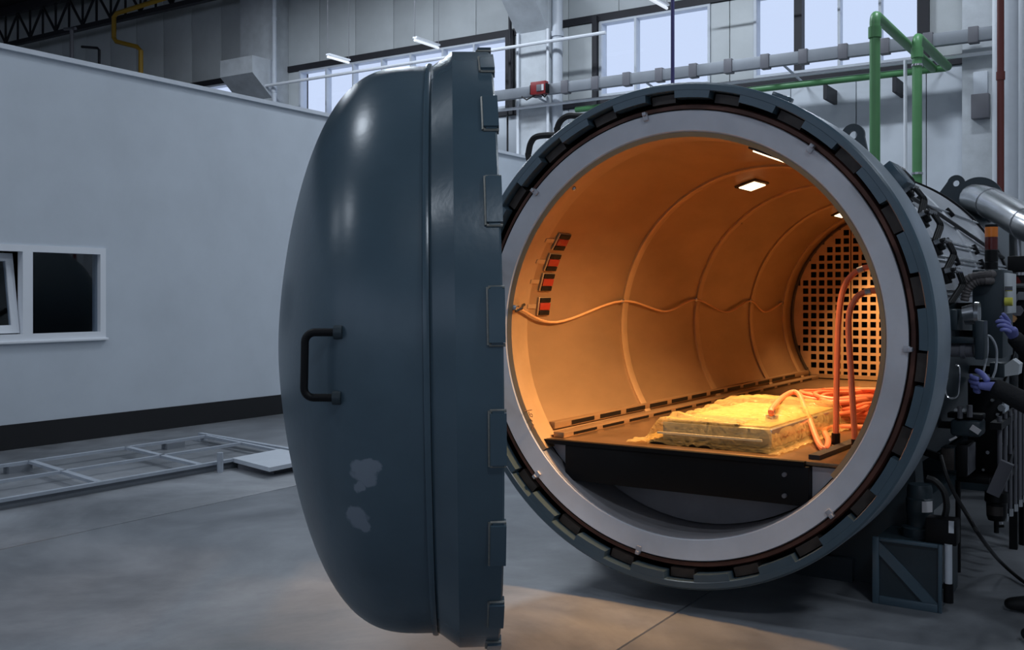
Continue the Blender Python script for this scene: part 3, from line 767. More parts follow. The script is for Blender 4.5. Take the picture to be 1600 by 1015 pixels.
# find points on the door surface under picture pixels, in the door's own axes
bpy.context.view_layer.update()
Dm = Matrix.Translation(lc) @ RD.to_4x4(); Di = Dm.inverted()
def on_door(a, b_):
    o_ = Di @ CAMP; d_ = (Di.to_3x3() @ ray(a, b_)).normalized()
    ok, p_, nn, _ = door.ray_cast(o_, d_)
    return p_, nn
h1, n1 = on_door(530, 519); h2, n2 = on_door(528, 621)
dirn = ((n1+n2)/2).normalized()
out_ = Di.to_3x3() @ Vector((-CT*.9-ST*.0, -ST*.9, 0)).normalized()
hd = (h2-h1).normalized(); PR, BR = .105, .03
hp = [h1-out_*.01]
for q in range(7): t_ = math.pi/2*q/6; hp.append(h1+out_*(PR-BR+BR*math.sin(t_))+hd*(BR-BR*math.cos(t_)))
for q in range(7): t_ = math.pi/2*q/6; hp.append(h2+out_*(PR-BR+BR*math.cos(t_))-hd*(BR-BR*math.sin(t_)))
hp.append(h2-out_*.01)
MB().tube(hp, .0125, 12).build('handle', 'black', door, 60, local=True)
for h_ in (h1, h2): MB().tube([h_-out_*.01, h_+out_*.016], .022, 12).build('handle_boss', 'teal_dark', door, local=True)
# bare primer patches in the enamel of the door
mt = M['teal'].copy(); mt.name = 'chipped_enamel'; n, l = nodes(mt); p = n['Principled BSDF']
src = p.inputs['Base Color'].links[0].from_socket
tc = n.new('ShaderNodeTexCoord'); nz = n.new('ShaderNodeTexNoise'); nz.inputs['Scale'].default_value = 14; nz.inputs['Detail'].default_value = 5
l.new(tc.outputs['Object'], nz.inputs['Vector'])
sb_ = n.new('ShaderNodeVectorMath'); sb_.operation = 'SUBTRACT'; sb_.inputs[1].default_value = (.5, .5, .5); l.new(nz.outputs['Color'], sb_.inputs[0])
sc_ = n.new('ShaderNodeVectorMath'); sc_.operation = 'SCALE'; sc_.inputs['Scale'].default_value = .085; l.new(sb_.outputs[0], sc_.inputs[0])
ad = n.new('ShaderNodeVectorMath'); ad.operation = 'ADD'; l.new(tc.outputs['Object'], ad.inputs[0]); l.new(sc_.outputs[0], ad.inputs[1])
acc = None
for (a, b_, r_) in ((569, 738, .040), (560, 764, .024), (578, 726, .024), (557, 808, .040), (570, 818, .025)):
    p_, nn = on_door(a, b_)
    dd = n.new('ShaderNodeVectorMath'); dd.operation = 'DISTANCE'; l.new(ad.outputs[0], dd.inputs[0]); dd.inputs[1].default_value = p_
    mr = n.new('ShaderNodeMapRange'); mr.inputs[1].default_value = r_*1.25; mr.inputs[2].default_value = r_; mr.inputs[3].default_value = 0; mr.inputs[4].default_value = 1
    l.new(dd.outputs['Value'], mr.inputs[0])
    if acc is None: acc = mr.outputs[0]
    else:
        mm = n.new('ShaderNodeMath'); mm.operation = 'MAXIMUM'; l.new(acc, mm.inputs[0]); l.new(mr.outputs[0], mm.inputs[1]); acc = mm.outputs[0]
mx = n.new('ShaderNodeMix'); mx.data_type = 'RGBA'; l.new(acc, mx.inputs[0]); l.new(src, mx.inputs[6]); mx.inputs[7].default_value = (.20, .24, .29, 1)
l.new(mx.outputs[2], p.inputs['Base Color'])
mr = n.new('ShaderNodeMapRange'); mr.inputs[3].default_value = .30; mr.inputs[4].default_value = .8; l.new(acc, mr.inputs[0]); l.new(mr.outputs[0], p.inputs['Roughness'])
door.data.materials[0] = mt
# hinge: post on the ring side, two arms to the door
far = Dm @ (Di.to_3x3() @ Vector((-.055*CT-ST, -.055*ST+CT, 0)).normalized()*1.15+Vector((0, 0, -.08)))
hx, hy = VX-1.52, Y0+.34
MB().tube([(hx, hy, VZ-.55), (hx, hy, VZ+.55)], .07, 14).build('hinge_post', 'teal_dark', AC)
for z in (VZ-.38, VZ+.38):
    MB().bar((far.x, far.y, z), (hx, hy, z), .10, .16).build('hinge_arm', 'teal_dark', AC)
    MB().bar((hx, hy, z), (VX-1.25, hy, z), .12, .16).build('hinge_bracket', 'teal_dark', AC)

# ---- what lies on the deck
# bagged mould: base plate, aluminium block, film over it
B0 = onZ(1012, 690, ZD+.012); B1 = onZ(1203, 707, ZD+.012); B2 = onZ(1298, 662, ZD+.012)
u = (B1-B0); u.z = 0; L = u.length; u.normalize(); v = Vector((-u.y, u.x, 0)); Wd = (B2-B1).dot(v)
mo = thing('bagged_mould', 'flat grey mould block sealed in wrinkled yellow plastic film on the deck', 'mould', (B0+u*L/2+v*Wd/2).to_tuple()); mo.location.z = ZD
Rm = Matrix((u, v, Vector((0, 0, 1)))).transposed()
def mloc(a, b_, z): return Vector((0, 0, ZD))+Vector((B0.x, B0.y, 0))+u*a+v*b_+Vector((0, 0, z))
MB().box(mloc(L*.5-.01, Wd/2+.01, .010), (L*.98, Wd*.98, .016), Rm, bev=.003).build('base_plate', 'black', mo)
HB = .105
MB().box(mloc(L*.52, Wd/2+.02, .02+HB/2), (L*.90, Wd*.90, HB), Rm, bev=.006).build('block', 'alu', mo)
MB().box(mloc(L*.52, Wd/2+.02, .02+HB+.005), (L*.82, Wd*.82, .010), Rm, bev=.003).build('breather_sheet', 'gold', mo)
MB().box(mloc(L*.40, Wd*.18, .02+HB+.014), (L*.60, Wd*.22, .006), Rm, bev=.002).build('edge_sheet', 'alu', mo)
MB().box(mloc(L*.5, .022, .07), (L*.86, .008, .012), Rm).build('edge_strip', 'white', mo)
bm = bmesh.new(); NX, NY = 72, 60; grid = []
from mathutils import noise
for j in range(NY+1):
    row = []
    for i in range(NX+1):
        a = -.13+(L+.20)*i/NX; b_ = -.035+(Wd+.13)*j/NY
        def edge(q, lo, hi, s):                 # plateau with steep sides
            return max(0, min(1, (q-lo)/s))*max(0, min(1, (hi-q)/s))
        e = edge(a, -.02, L+.02, .075)*edge(b_, -.015, Wd+.05, .04)
        e = e**.6
        top = HB+.036+.055*math.exp(-((a-L*.45)/.35)**2-((b_-Wd*.75)/.3)**2)
        nz_ = noise.noise(Vector((a*9+2*b_, b_*22, 1.3)))*.012+noise.noise(Vector((a*26, b_*30, 4.1)))*.006+abs(noise.noise(Vector((a*5+b_*9, b_*4, 7.7))))*.022
        z = e*top+nz_*(0.35+.9*e)+.006
        skirt = abs(noise.noise(Vector((a*14, b_*14, 2.2))))*.03*(1-e)
        row.append(bm.verts.new(mloc(a+.02*noise.noise(Vector((a*6, b_*6, 9))), b_+.015*noise.noise(Vector((a*6, b_*6, 3))), max(.004, z+skirt))))
    grid.append(row)
for j in range(NY):
    for i in range(NX): bm.faces.new((grid[j][i], grid[j][i+1], grid[j+1][i+1], grid[j+1][i]))
q = MB(); q.bm = bm; q.build('bag_film', 'film', mo, 60)
vp_ = onZ(1206, 652, ZD+HB+.05)
MB().tube([vp_-Vector((0, 0, .05)), vp_+Vector((0, 0, .012))], .038, 14).build('vacuum_valve', 'stainless', mo)
# hoses
def hose(name, pts, r, label, fit=None):
    o = thing(name, label, 'hose', pts[0] if isinstance(pts[0], tuple) else pts[0].to_tuple())
    MB().tube(bez(pts, 10), r, 10).build('tube', 'orange', o)
    for (a, b_) in (fit or []): MB().tube([a, b_], r*1.18, 10).build('fitting', 'stainless', o)
    return o
zf = ZD
hr = .017
# hose from the bag valve
P_ = [vp_+Vector((0, 0, .012)), vp_+Vector((.0, .0, .05))]
P_ += [onZ(1226, 618, ZD+.21), onZ(1246, 614, ZD+.22), onZ(1262, 648, ZD+.13), onZ(1279, 692, ZD+.035), onZ(1290, 701, ZD+.022), onZ(1294, 688, ZD+.022), onZ(1289, 672, ZD+.022), onZ(1310, 667, ZD+.022), onZ(1390, 668, ZD+.022)]
hose('vacuum_hose', P_, hr, 'orange vacuum hose arching from the valve on the yellow film bag', [(P_[0], P_[1])])
# two hoses rising to ports on the right wall
for (pts, lb) in (([(1375, 412), (1360, 416), (1340, 423), (1322, 442), (1312, 480), (1308, 560), (1306, 690)], 'left of the two upright orange hoses rising from the deck'),
                  ([(1388, 449), (1372, 453), (1352, 456), (1336, 468), (1326, 500), (1330, 590), (1337, 700)], 'right of the two upright orange hoses, its upper end lower on the wall')):
    e = onZ(*pts[-1], ZD+.03)
    yv = e.y+.02
    # the vertical run stands over the foot, the arch runs back to the wall
    Q = []
    for (a, b_) in pts[::-1]:
        Q.append(onY(a, b_, yv+(.0 if b_ > 480 else .10*(480-b_)/60)))
    Q[0].z = max(Q[0].z, ZD+.02)
    # push the far end to the liner
    end = Q[-1]; an = math.atan2(end.x-VX, end.z-VZ); wallp = vpt(RI-.02, an, end.y+.05)
    if wallp.x > end.x: Q.append(wallp)
    ho = hose('vacuum_hose', Q, hr, lb, [(Q[-4], Q[-4]*.55+Q[-3]*.45), (Q[-2]*.5+Q[-3]*.5, Q[-2])])
    MB().tube([Q[0]-Vector((0, 0, .015)), Q[0]+Vector((0, 0, .05))], .024, 10).build('foot_fitting', 'black', ho)
# the coiled heap of hose: several loops lying on one another
cc = onZ(1332, 655, ZD)
cid = ['orange hose coil lying lowest in the heap on the deck', 'orange hose coil second from the deck in the heap', 'orange hose coil in the middle of the heap', 'orange hose coil slipped towards the mould bag', 'orange hose coil lying on top of the heap']
for i, lb in enumerate(cid):
    P_ = []; turns = 2.4
    cx, cy = cc.x+random.uniform(-.06, .06)-(.12 if i == 3 else 0), cc.y+random.uniform(-.1, .14)+(.22 if i == 3 else 0)
    ax_, ay_ = random.uniform(.17, .24), random.uniform(.30, .48); ph = random.uniform(0, 6); K = 34
    for k in range(K):
        t_ = ph+2*math.pi*turns*k/K; wob = 1+.16*math.sin(2.3*t_+i)
        x_ = min(cx+ax_*wob*math.cos(t_), VX+.74); y_ = cy+ay_*wob*math.sin(t_)
        P_.append(Vector((x_, y_, ZD+.02+.036*i+.03*k/K+.008*math.sin(3*t_+i))))
    hose('hose_coil', P_, hr*.95, lb)['group'] = 'heap of orange hose'

# ================================================================== equipment along the right flank of the vessel
def sk(px, py, r):                       # nearest point of a cylinder of radius r round the vessel axis
    d = ray(px, py); ox, oz = -VX, CAMH-VZ
    a = d.x*d.x+d.z*d.z; b = 2*(ox*d.x+oz*d.z); c = ox*ox+oz*oz-r*r
    q = CAMP+d*((-b-math.sqrt(max(0, b*b-4*a*c)))/(2*a)); return math.atan2(q.x-VX, q.z-VZ), q.y
def shell_pt(an, y, r): return vpt(r, an, y)
first = None
for i, (a, b_) in enumerate(((1408, 300), (1432, 338), (1452, 382), (1468, 428), (1398, 276))):
    an, y = sk(a, b_, 1.32)
    y = max(y, Y0+.86)
    if first is None:
        o = MB().box((0, 0, .03), (.09, .10, .06), bev=.006).box((0, .0, .07), (.05, .07, .03), bev=.004).build('vacuum_port', 'black', AC, local=True)
        ch = []
        for k in range(3):
            yy = -.06+.055*k
            e = MB().tube([(-.02, yy, .05), (-.02, yy, .10), (-.014, yy+.008, .112), (.05, yy+.085, .105), (.062, yy+.094, .10), (.075, yy+.088, .092), (.15, yy+.01, .03), (.155, yy+.008, .0)], .0095, 8).build('elbow_pipe', 'rubber', o, local=True)
            f = MB().tube([(-.02, yy, .055), (-.02, yy, .085)], .016, 8).tube([(-.018, yy+.003, .104), (-.004, yy+.02, .113)], .014, 8).build('union_nut', 'stainless', o, local=True)
            ch += [e, f]
        first = o
    else:
        o = copy_of(first)
        for c in ch: copy_of(c, parent=o)
    o.location = shell_pt(an, y, 1.262)-AC.location; o.rotation_euler = (0, an, 0)
# thin sensor tubes along the shell
for (a, b_, n_) in ((1462, 372, 2), (1478, 400, 2), (1470, 452, 2), (1432, 312, 1)):
    an, y = sk(a, b_, 1.275)
    for k in range(n_):
        MB().tube([shell_pt(an+.022*k, 6.1, 1.268), shell_pt(an+.022*k, YR-.04, 1.268)], .008, 6).build('sensor_tube', 'stainless', AC)
    for yy in (6.75, 7.75):
        o = MB().box((0, 0, .015), (.07, .03, .03), bev=.003).build('tube_clip', 'black', AC, local=True); o.location = shell_pt(an+.011*(n_-1), yy, 1.257)-AC.location; o.rotation_euler = (0, an, 0)
# junction box high on the shell with its cable
an, y = sk(1408, 272, 1.40)
o = MB().box((0, 0, .09), (.15, .20, .12), bev=.008).box((0, 0, .015), (.08, .1, .03)).build('junction_box', 'teal', AC, local=True); o.location = shell_pt(an, y, 1.262)-AC.location; o.rotation_euler = (0, an, 0)
MB().tube(bez([shell_pt(an, y+.10, 1.35), shell_pt(an, y+.3, 1.31), shell_pt(an+.05, 7.0, 1.285), shell_pt(an+.25, 8.9, 1.287)], 8), .013, 7).build('cable', 'rubber', AC)
# steel duct with a flange at the rear
fc = onY(1529, 312, 10.6)
MB().lathe([(.001, -.02), (.215, -.02), (.215, .02), (.001, .02)], fc, 'Y', 40).build('duct_flange', 'teal_dark', AC)
MB().tube([fc, Vector((fc.x, fc.y+.5, fc.z-.02)), Vector((fc.x-.35, fc.y+.9, VZ+.75))], .13, 16).build('duct_stub', 'teal_dark', AC)
dp = [onY(1522, 310, 10.56), onY(1540, 314, 10.2), onY(1568, 328, 9.7), onY(1603, 349, 9.2), onY(1640, 368, 8.9)]
e_ = dp[-1]; dp += [e_+Vector((.20, -.16, -.22)), e_+Vector((.27, -.22, -.6)), Vector((e_.x+.27, e_.y-.22, 1.0)), Vector((e_.x+.27, e_.y-.22, 0.0))]
MB().tube(bez(dp, 6), .135, 18).build('exhaust_duct', 'stainless', AC)
for k_ in (.18, .40):
    q0 = bez(dp, 6); q1 = q0[int(k_*(len(q0)-2))]; q2 = q0[int(k_*(len(q0)-2))+1]
    MB().tube([q1, q1+(q2-q1).normalized()*.03], .141, 18).build('duct_seam', 'stainless', AC)
x_, y_ = onY(1592, 380, 9.6).x, 9.6
MB().tube([(x_, y_, onY(1592, 352, 9.6).z), (x_, y_, .0)], .075, 14).build('drop_duct', 'stainless', AC)

def bxy(mb, px0, py0, px1, py1, Y, dep, bev=.006):       # box whose near face spans these two corners at depth Y
    a, b = onY(px0, py0, Y), onY(px1, py1, Y)
    return mb.span((a.x, Y, min(a.z, b.z)), (b.x, Y+dep, max(a.z, b.z)), bev=bev)
# control cabinet
Yc = 6.3
a, b = onY(1519, 421, Yc), onY(1567, 560, Yc)
cab = thing('control_cabinet', 'dark green control cabinet with signal tower beside the vessel', 'cabinet', ((a.x+b.x)/2, Yc+.2, 0))
MB().span((a.x, Yc, b.z), (b.x, Yc+.42, a.z), bev=.008).build('body', 'teal_dark', cab)
MB().span((b.x+.001, Yc+.03, onY(1567, 490, Yc).z), (b.x+.02, Yc+.40, a.z-.02), bev=.003).build('side_panel', 'conc_col', cab)
c = onX(1573, 471, b.x+.02); MB().tube([c-Vector((.01, 0, 0)), c+Vector((.03, 0, 0))], .024, 12).build('push_button', 'yellow', cab)
c = onX(1573, 451, b.x+.02); MB().tube([c-Vector((.01, 0, 0)), c+Vector((.03, 0, 0))], .014, 10).build('key_switch', 'stainless', cab)
for dz in (.10, .26): MB().span((VX+1.2, Yc+.15, b.z+dz), (a.x+.03, Yc+.22, b.z+dz+.05)).build('support_arm', 'black', cab)
st = onY(1549, 421, Yc+.25)
r_ = .036
base = MB().tube([(st.x, Yc+.25, a.z), (st.x, Yc+.25, a.z+.048)], r_, 16).build('signal_tower', 'black', cab)
zz = a.z+.048
for (h_, mt_, nm) in ((.07, 'black', 'dark_lens'), (.075, 'redlens', 'red_lens'), (.06, 'amber', 'amber_lens'), (.014, 'black', 'tower_cap')):
    MB().tube([(st.x, Yc+.25, zz+.002), (st.x, Yc+.25, zz+h_)], r_, 16).build(nm, mt_, base); zz += h_
for pts in ([(1501, 456), (1506, 442), (1520, 432), (1547, 428)], [(1507, 470), (1512, 452), (1526, 440), (1545, 438)]):
    P_ = [onY(q[0], q[1], Yc-.06) for q in pts]; P_.append(P_[-1]+Vector((0, .06, 0)))
    c_ = bez(P_, 7)
    MB().tube(c_, .022, 10, radii=[.022+(.0025 if i % 2 else -.001) for i in range(len(c_))]).build('gland_hose', 'grey_hose', cab)
# valve group next to the ring
Yv = 5.82
x0_ = onY(1470, 500, Yv).x
va = thing('valve_actuator', 'dark valve actuator between two bracket plates right of the locking ring', 'valve', (onY(1500, 520, Yv).x, Yv, 0))
bxy(MB(), 1469, 484, 1482, 555, Yv, .20).build('bracket_plate', 'teal_dark', va)
bxy(MB(), 1482, 483, 1496, 516, Yv+.08, .16).build('bracket_box', 'teal_dark', va)
bxy(MB(), 1523, 501, 1537, 562, Yv, .14).build('bracket_plate', 'teal_dark', va)
bxy(MB(), 1482, 526, 1523, 537, Yv+.03, .06).build('cross_bar', 'teal_dark', va)
p0, p1 = onY(1486, 547, Yv+.08), onY(1521, 547, Yv+.08)
MB().tube([p0, p1], .036, 16).tube([p0+Vector((.05, 0, 0)), p0+Vector((.075, 0, 0))], .043, 16).build('air_cylinder', 'clampg', va)
p0, p1 = onY(1506, 493, Yv+.12), onY(1524, 490, Yv+.12)
MB().tube([p0, p1], .055, 18, radii=[.05, .058]).tube([p1, p1+Vector((.02, 0, 0))], .066, 18).build('valve_body', 'stainless', va)
for q in (1528, 1531): 
    c = onY(q, 480, Yv+.12); MB().tube([c, c-Vector((0, 0, .09))], .004, 6).build('tie_rod', 'stainless', va)
q = onY(1486, 531, Yv+.12); MB().bar(q, (VX+1.24, Yv+.12, q.z), .05, .05).build('support_arm', 'black', va)
lp = [(1478, 555), (1478, 590), (1477, 608), (1479, 618), (1486, 622), (1495, 619), (1498, 608), (1499, 575), (1493, 570)]
MB().tube(bez([onY(q[0], q[1], Yv-.02) for q in lp], 4), .0055, 6).build('sample_tube', 'stainless', va)
MB().tube([onY(1478, 553, Yv-.02), onY(1478, 592, Yv-.02)], .011, 8).build('tube_sleeve', 'white_metal', va)
# white signal cables in front of the cabinet
o = MB().tube(bez([onY(q[0], q[1], Yc-.10) for q in ((1537, 524), (1548, 526), (1557, 545), (1556, 575), (1551, 590))], 6), .007, 6).tube(bez([onY(q[0], q[1], Yc-.10) for q in ((1543, 526), (1543, 550), (1538, 575), (1534, 592))], 6), .006, 6).build('signal_cable', 'white_metal', cab)
# hex grey housing
Yh = 6.9
pts = [onY(a_, b2, Yh) for a_, b2 in ((1568, 571), (1582, 561), (1593, 569), (1591, 585), (1570, 588))]
o = thing('pump_housing', 'grey angular housing between the two gloved hands', 'housing', (pts[0].x, Yh, 0))
MB().prism(pts, (0, .16, 0)).build('body', 'conc_col', o)
bxy(MB(), 1546, 566, 1569, 590, Yh-.02, .16).build('side_box', 'teal_dark', o)
c = onY(1556, 578, Yh+.08); MB().bar(c, (VX+1.22, Yh+.08, c.z), .05, .05).build('support_arm', 'black', o)
# lower boxes
Yl = 6.5
bx1 = thing('terminal_box', 'grey faced terminal box low on the right flank, left of its dark neighbour', 'box', (onY(1481, 715, Yl).x, Yl, 0))
bxy(MB(), 1470, 698, 1492, 736, Yl, .14).build('body', 'teal_dark', bx1)
bxy(MB(), 1471, 699, 1491, 735, Yl-.008, .007).build('faceplate', 'oilsteel', bx1)
c = onY(1475, 716, Yl+.10); MB().bar(c, (VX+.95, Yl+.10, c.z+.06), .04, .04).build('support_arm', 'black', bx1)
bx2 = thing('relay_box', 'dark relay box with a pale side, right of the grey faced terminal box', 'box', (onY(1502, 715, Yl).x, Yl, 0))
a, b = onY(1494, 694, Yl), onY(1511, 745, Yl)
MB().span((a.x, Yl, b.z), (b.x, Yl+.26, a.z), bev=.006).build('body', 'black', bx2)
MB().span((b.x+.001, Yl+.01, b.z+.01), (b.x+.008, Yl+.25, a.z-.01)).build('side_panel', 'clampg', bx2)
bxy(MB(), 1494, 742, 1546, 757, Yl+.28, .2).build('shelf', 'black', bx2)
c = onY(1497, 750, Yl+.35); MB().tube([c, (c.x, c.y, 0)], .016, 8).build('stand_post', 'black', bx2)
bxy(MB(), 1512, 592, 1566, 756, 6.95, .02).build('backing_plate', 'black', bx2)
for (a_, b2, w2) in ((1562, 612, .02), (1566, 636, .03), (1560, 646, .014), (1566, 697, .03), (1545, 705, .016), (1552, 624, .014), (1569, 668, .014), (1538, 732, .012)):
    c = onY(a_, b2, 6.95); MB().tube([c, c-Vector((0, .05, 0))], w2*.7, 8).build('fitting', 'tray' if w2 > .02 else 'stainless', bx2)
# solenoid block with a tilted label
Ys = 6.45
sv = thing('solenoid_block', 'dark solenoid block with a small tilted white label above the relay box', 'valve', (onY(1510, 660, Ys).x, Ys, 0))
bxy(MB(), 1484, 655, 1532, 684, Ys, .2, .02).build('body', 'teal_dark', sv)
bxy(MB(), 1490, 638, 1508, 644, Ys-.01, .05).build('label_strip', 'conc_col', sv)
bxy(MB(), 1480, 644, 1536, 656, Ys+.03, .1).build('manifold_bar', 'black', sv)
c = onY(1524, 671, Ys-.012); MB().box(c, (.055, .008, .032), Matrix.Rotation(math.radians(32), 3, 'Y')).build('label', 'tag', sv)
c = onY(1489, 685, Ys-.012); MB().box(c, (.045, .01, .012), Matrix.Rotation(math.radians(-32), 3, 'Y')).build('label', 'tag', sv)
for (q, w2) in ((1500, 648), (1515, 646)): c = onY(q, w2, Ys); MB().tube([c-Vector((0, 0, .02)), c+Vector((0, 0, .05))], .016, 8).build('coil', 'clampg', sv)
c = onY(1490, 664, Ys+.15); MB().bar(c, (VX+1.0, Ys+.15, c.z), .04, .04).build('support_arm', 'black', sv)
# compressed air filter: slanted bar, bowl, drain, row of thin tubes
Yf = 6.35
af = thing('air_filter', 'black air filter bowl with drain cock under a slanted bar', 'filter', (onY(1556, 790, Yf).x, Yf, 0))
p0, p1 = onY(1552, 772, Yf), onY(1574, 722, Yf)
MB().bar(p0, p1, .07, .05, (0, 1, 0)).build('slanted_bar', 'clampg', af)
c = onY(1557, 772, Yf+.05)
zz = lambda py: onY(1557, py, Yf+.05).z
MB().lathe([(.001, zz(768)), (.062, zz(768)), (.064, zz(782)), (.055, zz(785)), (.053, zz(805)), (.045, zz(812)), (.001, zz(814))], (c.x, c.y, 0), 'Z', 20).build('bowl', 'black', af)
MB().lathe([(.0545, zz(789)), (.056, zz(789)), (.056, zz(803)), (.0545, zz(803))], (c.x, c.y, 0), 'Z', 20, -.8+math.pi, .9+math.pi).build('label', 'oilsteel', af)
MB().tube([(c.x, c.y, zz(813)), (c.x, c.y, zz(832))], .014, 10).bar((c.x, c.y, zz(822)), (c.x+.04, c.y, zz(820)), .014, .014).build('drain_cock', 'black', af)
MB().bar((c.x, c.y, zz(770)), (onY(1580, 700, Yf+.6).x, Yf+.6, onY(1580, 700, Yf+.6).z), .04, .04).build('support_arm', 'black', af)
tr = thing('instrument_tubes', 'receding row of thin dark instrument tubes with silver ends at right edge', 'pipes', (onY(1585, 740, 7).x, 7.0, 0))
for k in range(7):
    yk = 6.5+.17*k; xk = onX(1573, 700, -.86).x+.006*k
    z1_, z0_ = 1.02, .42+.0*k
    MB().tube([(xk, yk, z0_), (xk, yk, z1_)], .013, 8).build('tube', 'clampg', tr)
    MB().tube([(xk, yk, z0_-.035), (xk, yk, z0_+.01)], .019, 8).build('end_fitting', 'stainless', tr)
MB().span((-.90, 6.42, .62), (-.84, 7.7, .66)).span((-.90, 6.42, .95), (-.84, 7.7, .99)).build('carrier', 'black', tr)
for yy in (7.66,): MB().span((-.955, yy, 0), (-.905, yy+.04, 1.0)).build('leg', 'black', tr)
# manifold right of the cabinet
mf = thing('valve_manifold', 'black valve manifold with silver fittings right of the control cabinet', 'valve', (onY(1588, 470, 7.6).x, 7.6, 0))
bxy(MB(), 1574, 400, 1612, 424, 7.7, .2).build('dark_box', 'black', mf)
bxy(MB(), 1572, 430, 1612, 520, 7.75, .2).build('body', 'black', mf)
for (a_, b2, r2, mt_) in ((1580, 452, .022, 'stainless'), (1588, 440, .03, 'redlens'), (1586, 466, .026, 'stainless'), (1598, 462, .024, 'stainless'), (1579, 478, .018, 'stainless'), (1592, 485, .03, 'clampg'), (1584, 497, .022, 'copper')):
    c = onY(a_, b2, 7.75); MB().tube([c, c-Vector((0, .07, 0))], r2, 10).tube([c-Vector((0, .07, 0)), c-Vector((0, .09, 0))], r2*1.3, 6).build('fitting', mt_, mf)
MB().tube([onY(1572, 446, 7.66), onY(1612, 446, 7.66)], .016, 8).build('header_pipe', 'stainless', mf)
c = onY(1600, 520, 7.85); MB().tube([c+Vector((0, 0, .02)), (c.x, c.y, 0)], .035, 8).build('stand_post', 'black', mf)
# hydraulic power unit on the floor
xa, xb = -1.43, -1.065; Yh = 5.9; zt_ = .37
hp_ = thing('hydraulic_unit', 'dark hydraulic unit with braced square tank below the vessel at right', 'pump', ((xa+xb)/2, Yh+.3, 0))
MB().span((xa+.012, Yh+.02, .015), (xb-.012, Yh+.55, zt_-.01)).build('tank', 'teal_dark', hp_)
for (p_, q_) in (((xa, 0.0), (xa+.035, zt_)), ((xb-.02, 0), (xb, zt_)), ((xa+.036, zt_-.02), (xb-.021, zt_)), ((xa+.036, 0), (xb-.021, .045))):
    MB().span((p_[0], Yh, p_[1]), (q_[0], Yh+.03, q_[1]), bev=.003).build('frame_rail', 'teal', hp_)
MB().prism([(xa+.036, Yh+.004, zt_-.021), (xa+.036, Yh+.004, zt_-.095), (xb-.10, Yh+.004, .046), (xb-.021, Yh+.004, .046)], (0, .022, 0)).build('brace', 'teal', hp_)
mc = onY(1437, 790, Yh+.22)
zz = lambda py: onY(1437, py, Yh+.22).z
MB().lathe([(.001, zz(756)), (.06, zz(756)), (.068, zz(762)), (.068, zz(776)), (.075, zz(778)), (.075, zz(800)), (.068, zz(803)), (.068, zt_+.05), (.10, zt_+.04), (.10, zt_-.01)], (mc.x, mc.y, 0), 'Z', 24).build('motor', 'teal_dark', hp_)
MB().lathe([(.0755, zz(779)), (.077, zz(779)), (.077, zz(796)), (.0755, zz(796))], (mc.x, mc.y, 0), 'Z', 16, math.pi-1.25, math.pi-.35).build('label', 'tag', hp_)
q = onY(1474, 830, Yh+.05)
MB().span((q.x-.09, Yh+.03, zt_-.005), (q.x+.07, Yh+.14, q.z+.07), bev=.008).build('valve_block', 'black', hp_)
q = onY(1486.5, 823, Yh+.028); MB().span((q.x-.013, Yh+.022, q.z-.032), (q.x+.013, Yh+.029, q.z+.032)).build('label', 'white', hp_)
q0, q1 = onY(1483, 850, Yh+.03), onY(1483, 911, Yh+.03)
q0.x = q1.x = xb+.028
MB().tube([q0, q1], .020, 12).build('sight_tube', 'white_metal', hp_); MB().tube([(q0.x, q0.y, q1.z), (q0.x, q0.y, .06)], .026, 12).build('tube_foot', 'black', hp_)
MB().span((xb-.001, Yh+.015, q1.z-.03), (q0.x+.01, Yh+.045, q1.z-.01)).build('tube_bracket', 'black', hp_)
P_ = [onY(a_, b2, Yh+.12) for a_, b2 in ((1476, 808), (1479, 790), (1475, 768), (1462, 752), (1448, 746))]
MB().tube(bez(P_, 6), .018, 8).build('pressure_hose', 'rubber', hp_)
# cable hanging from the boxes to the floor
P_ = [onX(1470, 712, -1.06), onX(1478, 740, -1.02), onX(1492, 772, -.98), onX(1510, 802, -.93), onX(1532, 838, -.86)]
P_ += [onZ(1562, 876, .10), onZ(1602, 910, .02), onZ(1650, 935, .012), onZ(1720, 950, .012)]
o = MB().tube(bez(P_, 8), .011, 8).build('power_cable', 'rubber'); tag(o, 'black power cable hanging from the terminal box down to the floor', 'cable')

# ================================================================== the person at the right edge
def skin(name, chains, mat, parent=None, sub=2, root=0):
    """chains: lists of (point, radius); a point equal to an earlier one joins there"""
    vs, rs, es = [], [], []
    def vid(p, r):
        for i, q in enumerate(vs):
            if (q-p).length < 1e-6: return i
        vs.append(p); rs.append(r); return len(vs)-1
    for ch_ in chains:
        ids = [vid(Vector(p), r) for p, r in ch_]
        es += list(zip(ids, ids[1:]))
    me = bpy.data.meshes.new(name); me.from_pydata(vs, es, [])
    o = bpy.data.objects.new(name+'_tmp', me); COL.objects.link(o)
    o.modifiers.new('s', 'SKIN')
    for i, r in enumerate(rs):
        d = me.skin_vertices[0].data[i]; rr_ = r if isinstance(r, tuple) else (r, r); d.radius = rr_; d.use_root = (i == root)
    o.modifiers['s'].use_smooth_shade = True
    m2 = o.modifiers.new('u', 'SUBSURF'); m2.levels = sub; m2.render_levels = sub
    dg = bpy.context.evaluated_depsgraph_get(); dg.update()
    nm = bpy.data.meshes.new_from_object(o.evaluated_get(dg)); bpy.data.objects.remove(o, do_unlink=True)
    nm.name = name; nm.materials.clear(); nm.materials.append(M[mat])
    if parent is not None: nm.transform(Matrix.Translation(-wloc(parent)))
    nm.shade_smooth()
    r_o = bpy.data.objects.new(name, nm); COL.objects.link(r_o)
    if parent is not None: r_o.parent = parent
    return r_o
V3 = Vector
bxp, byp = -.40, 6.02
tR = onZ(1561, 945, .02); tL = onZ(1586, 992, .02)
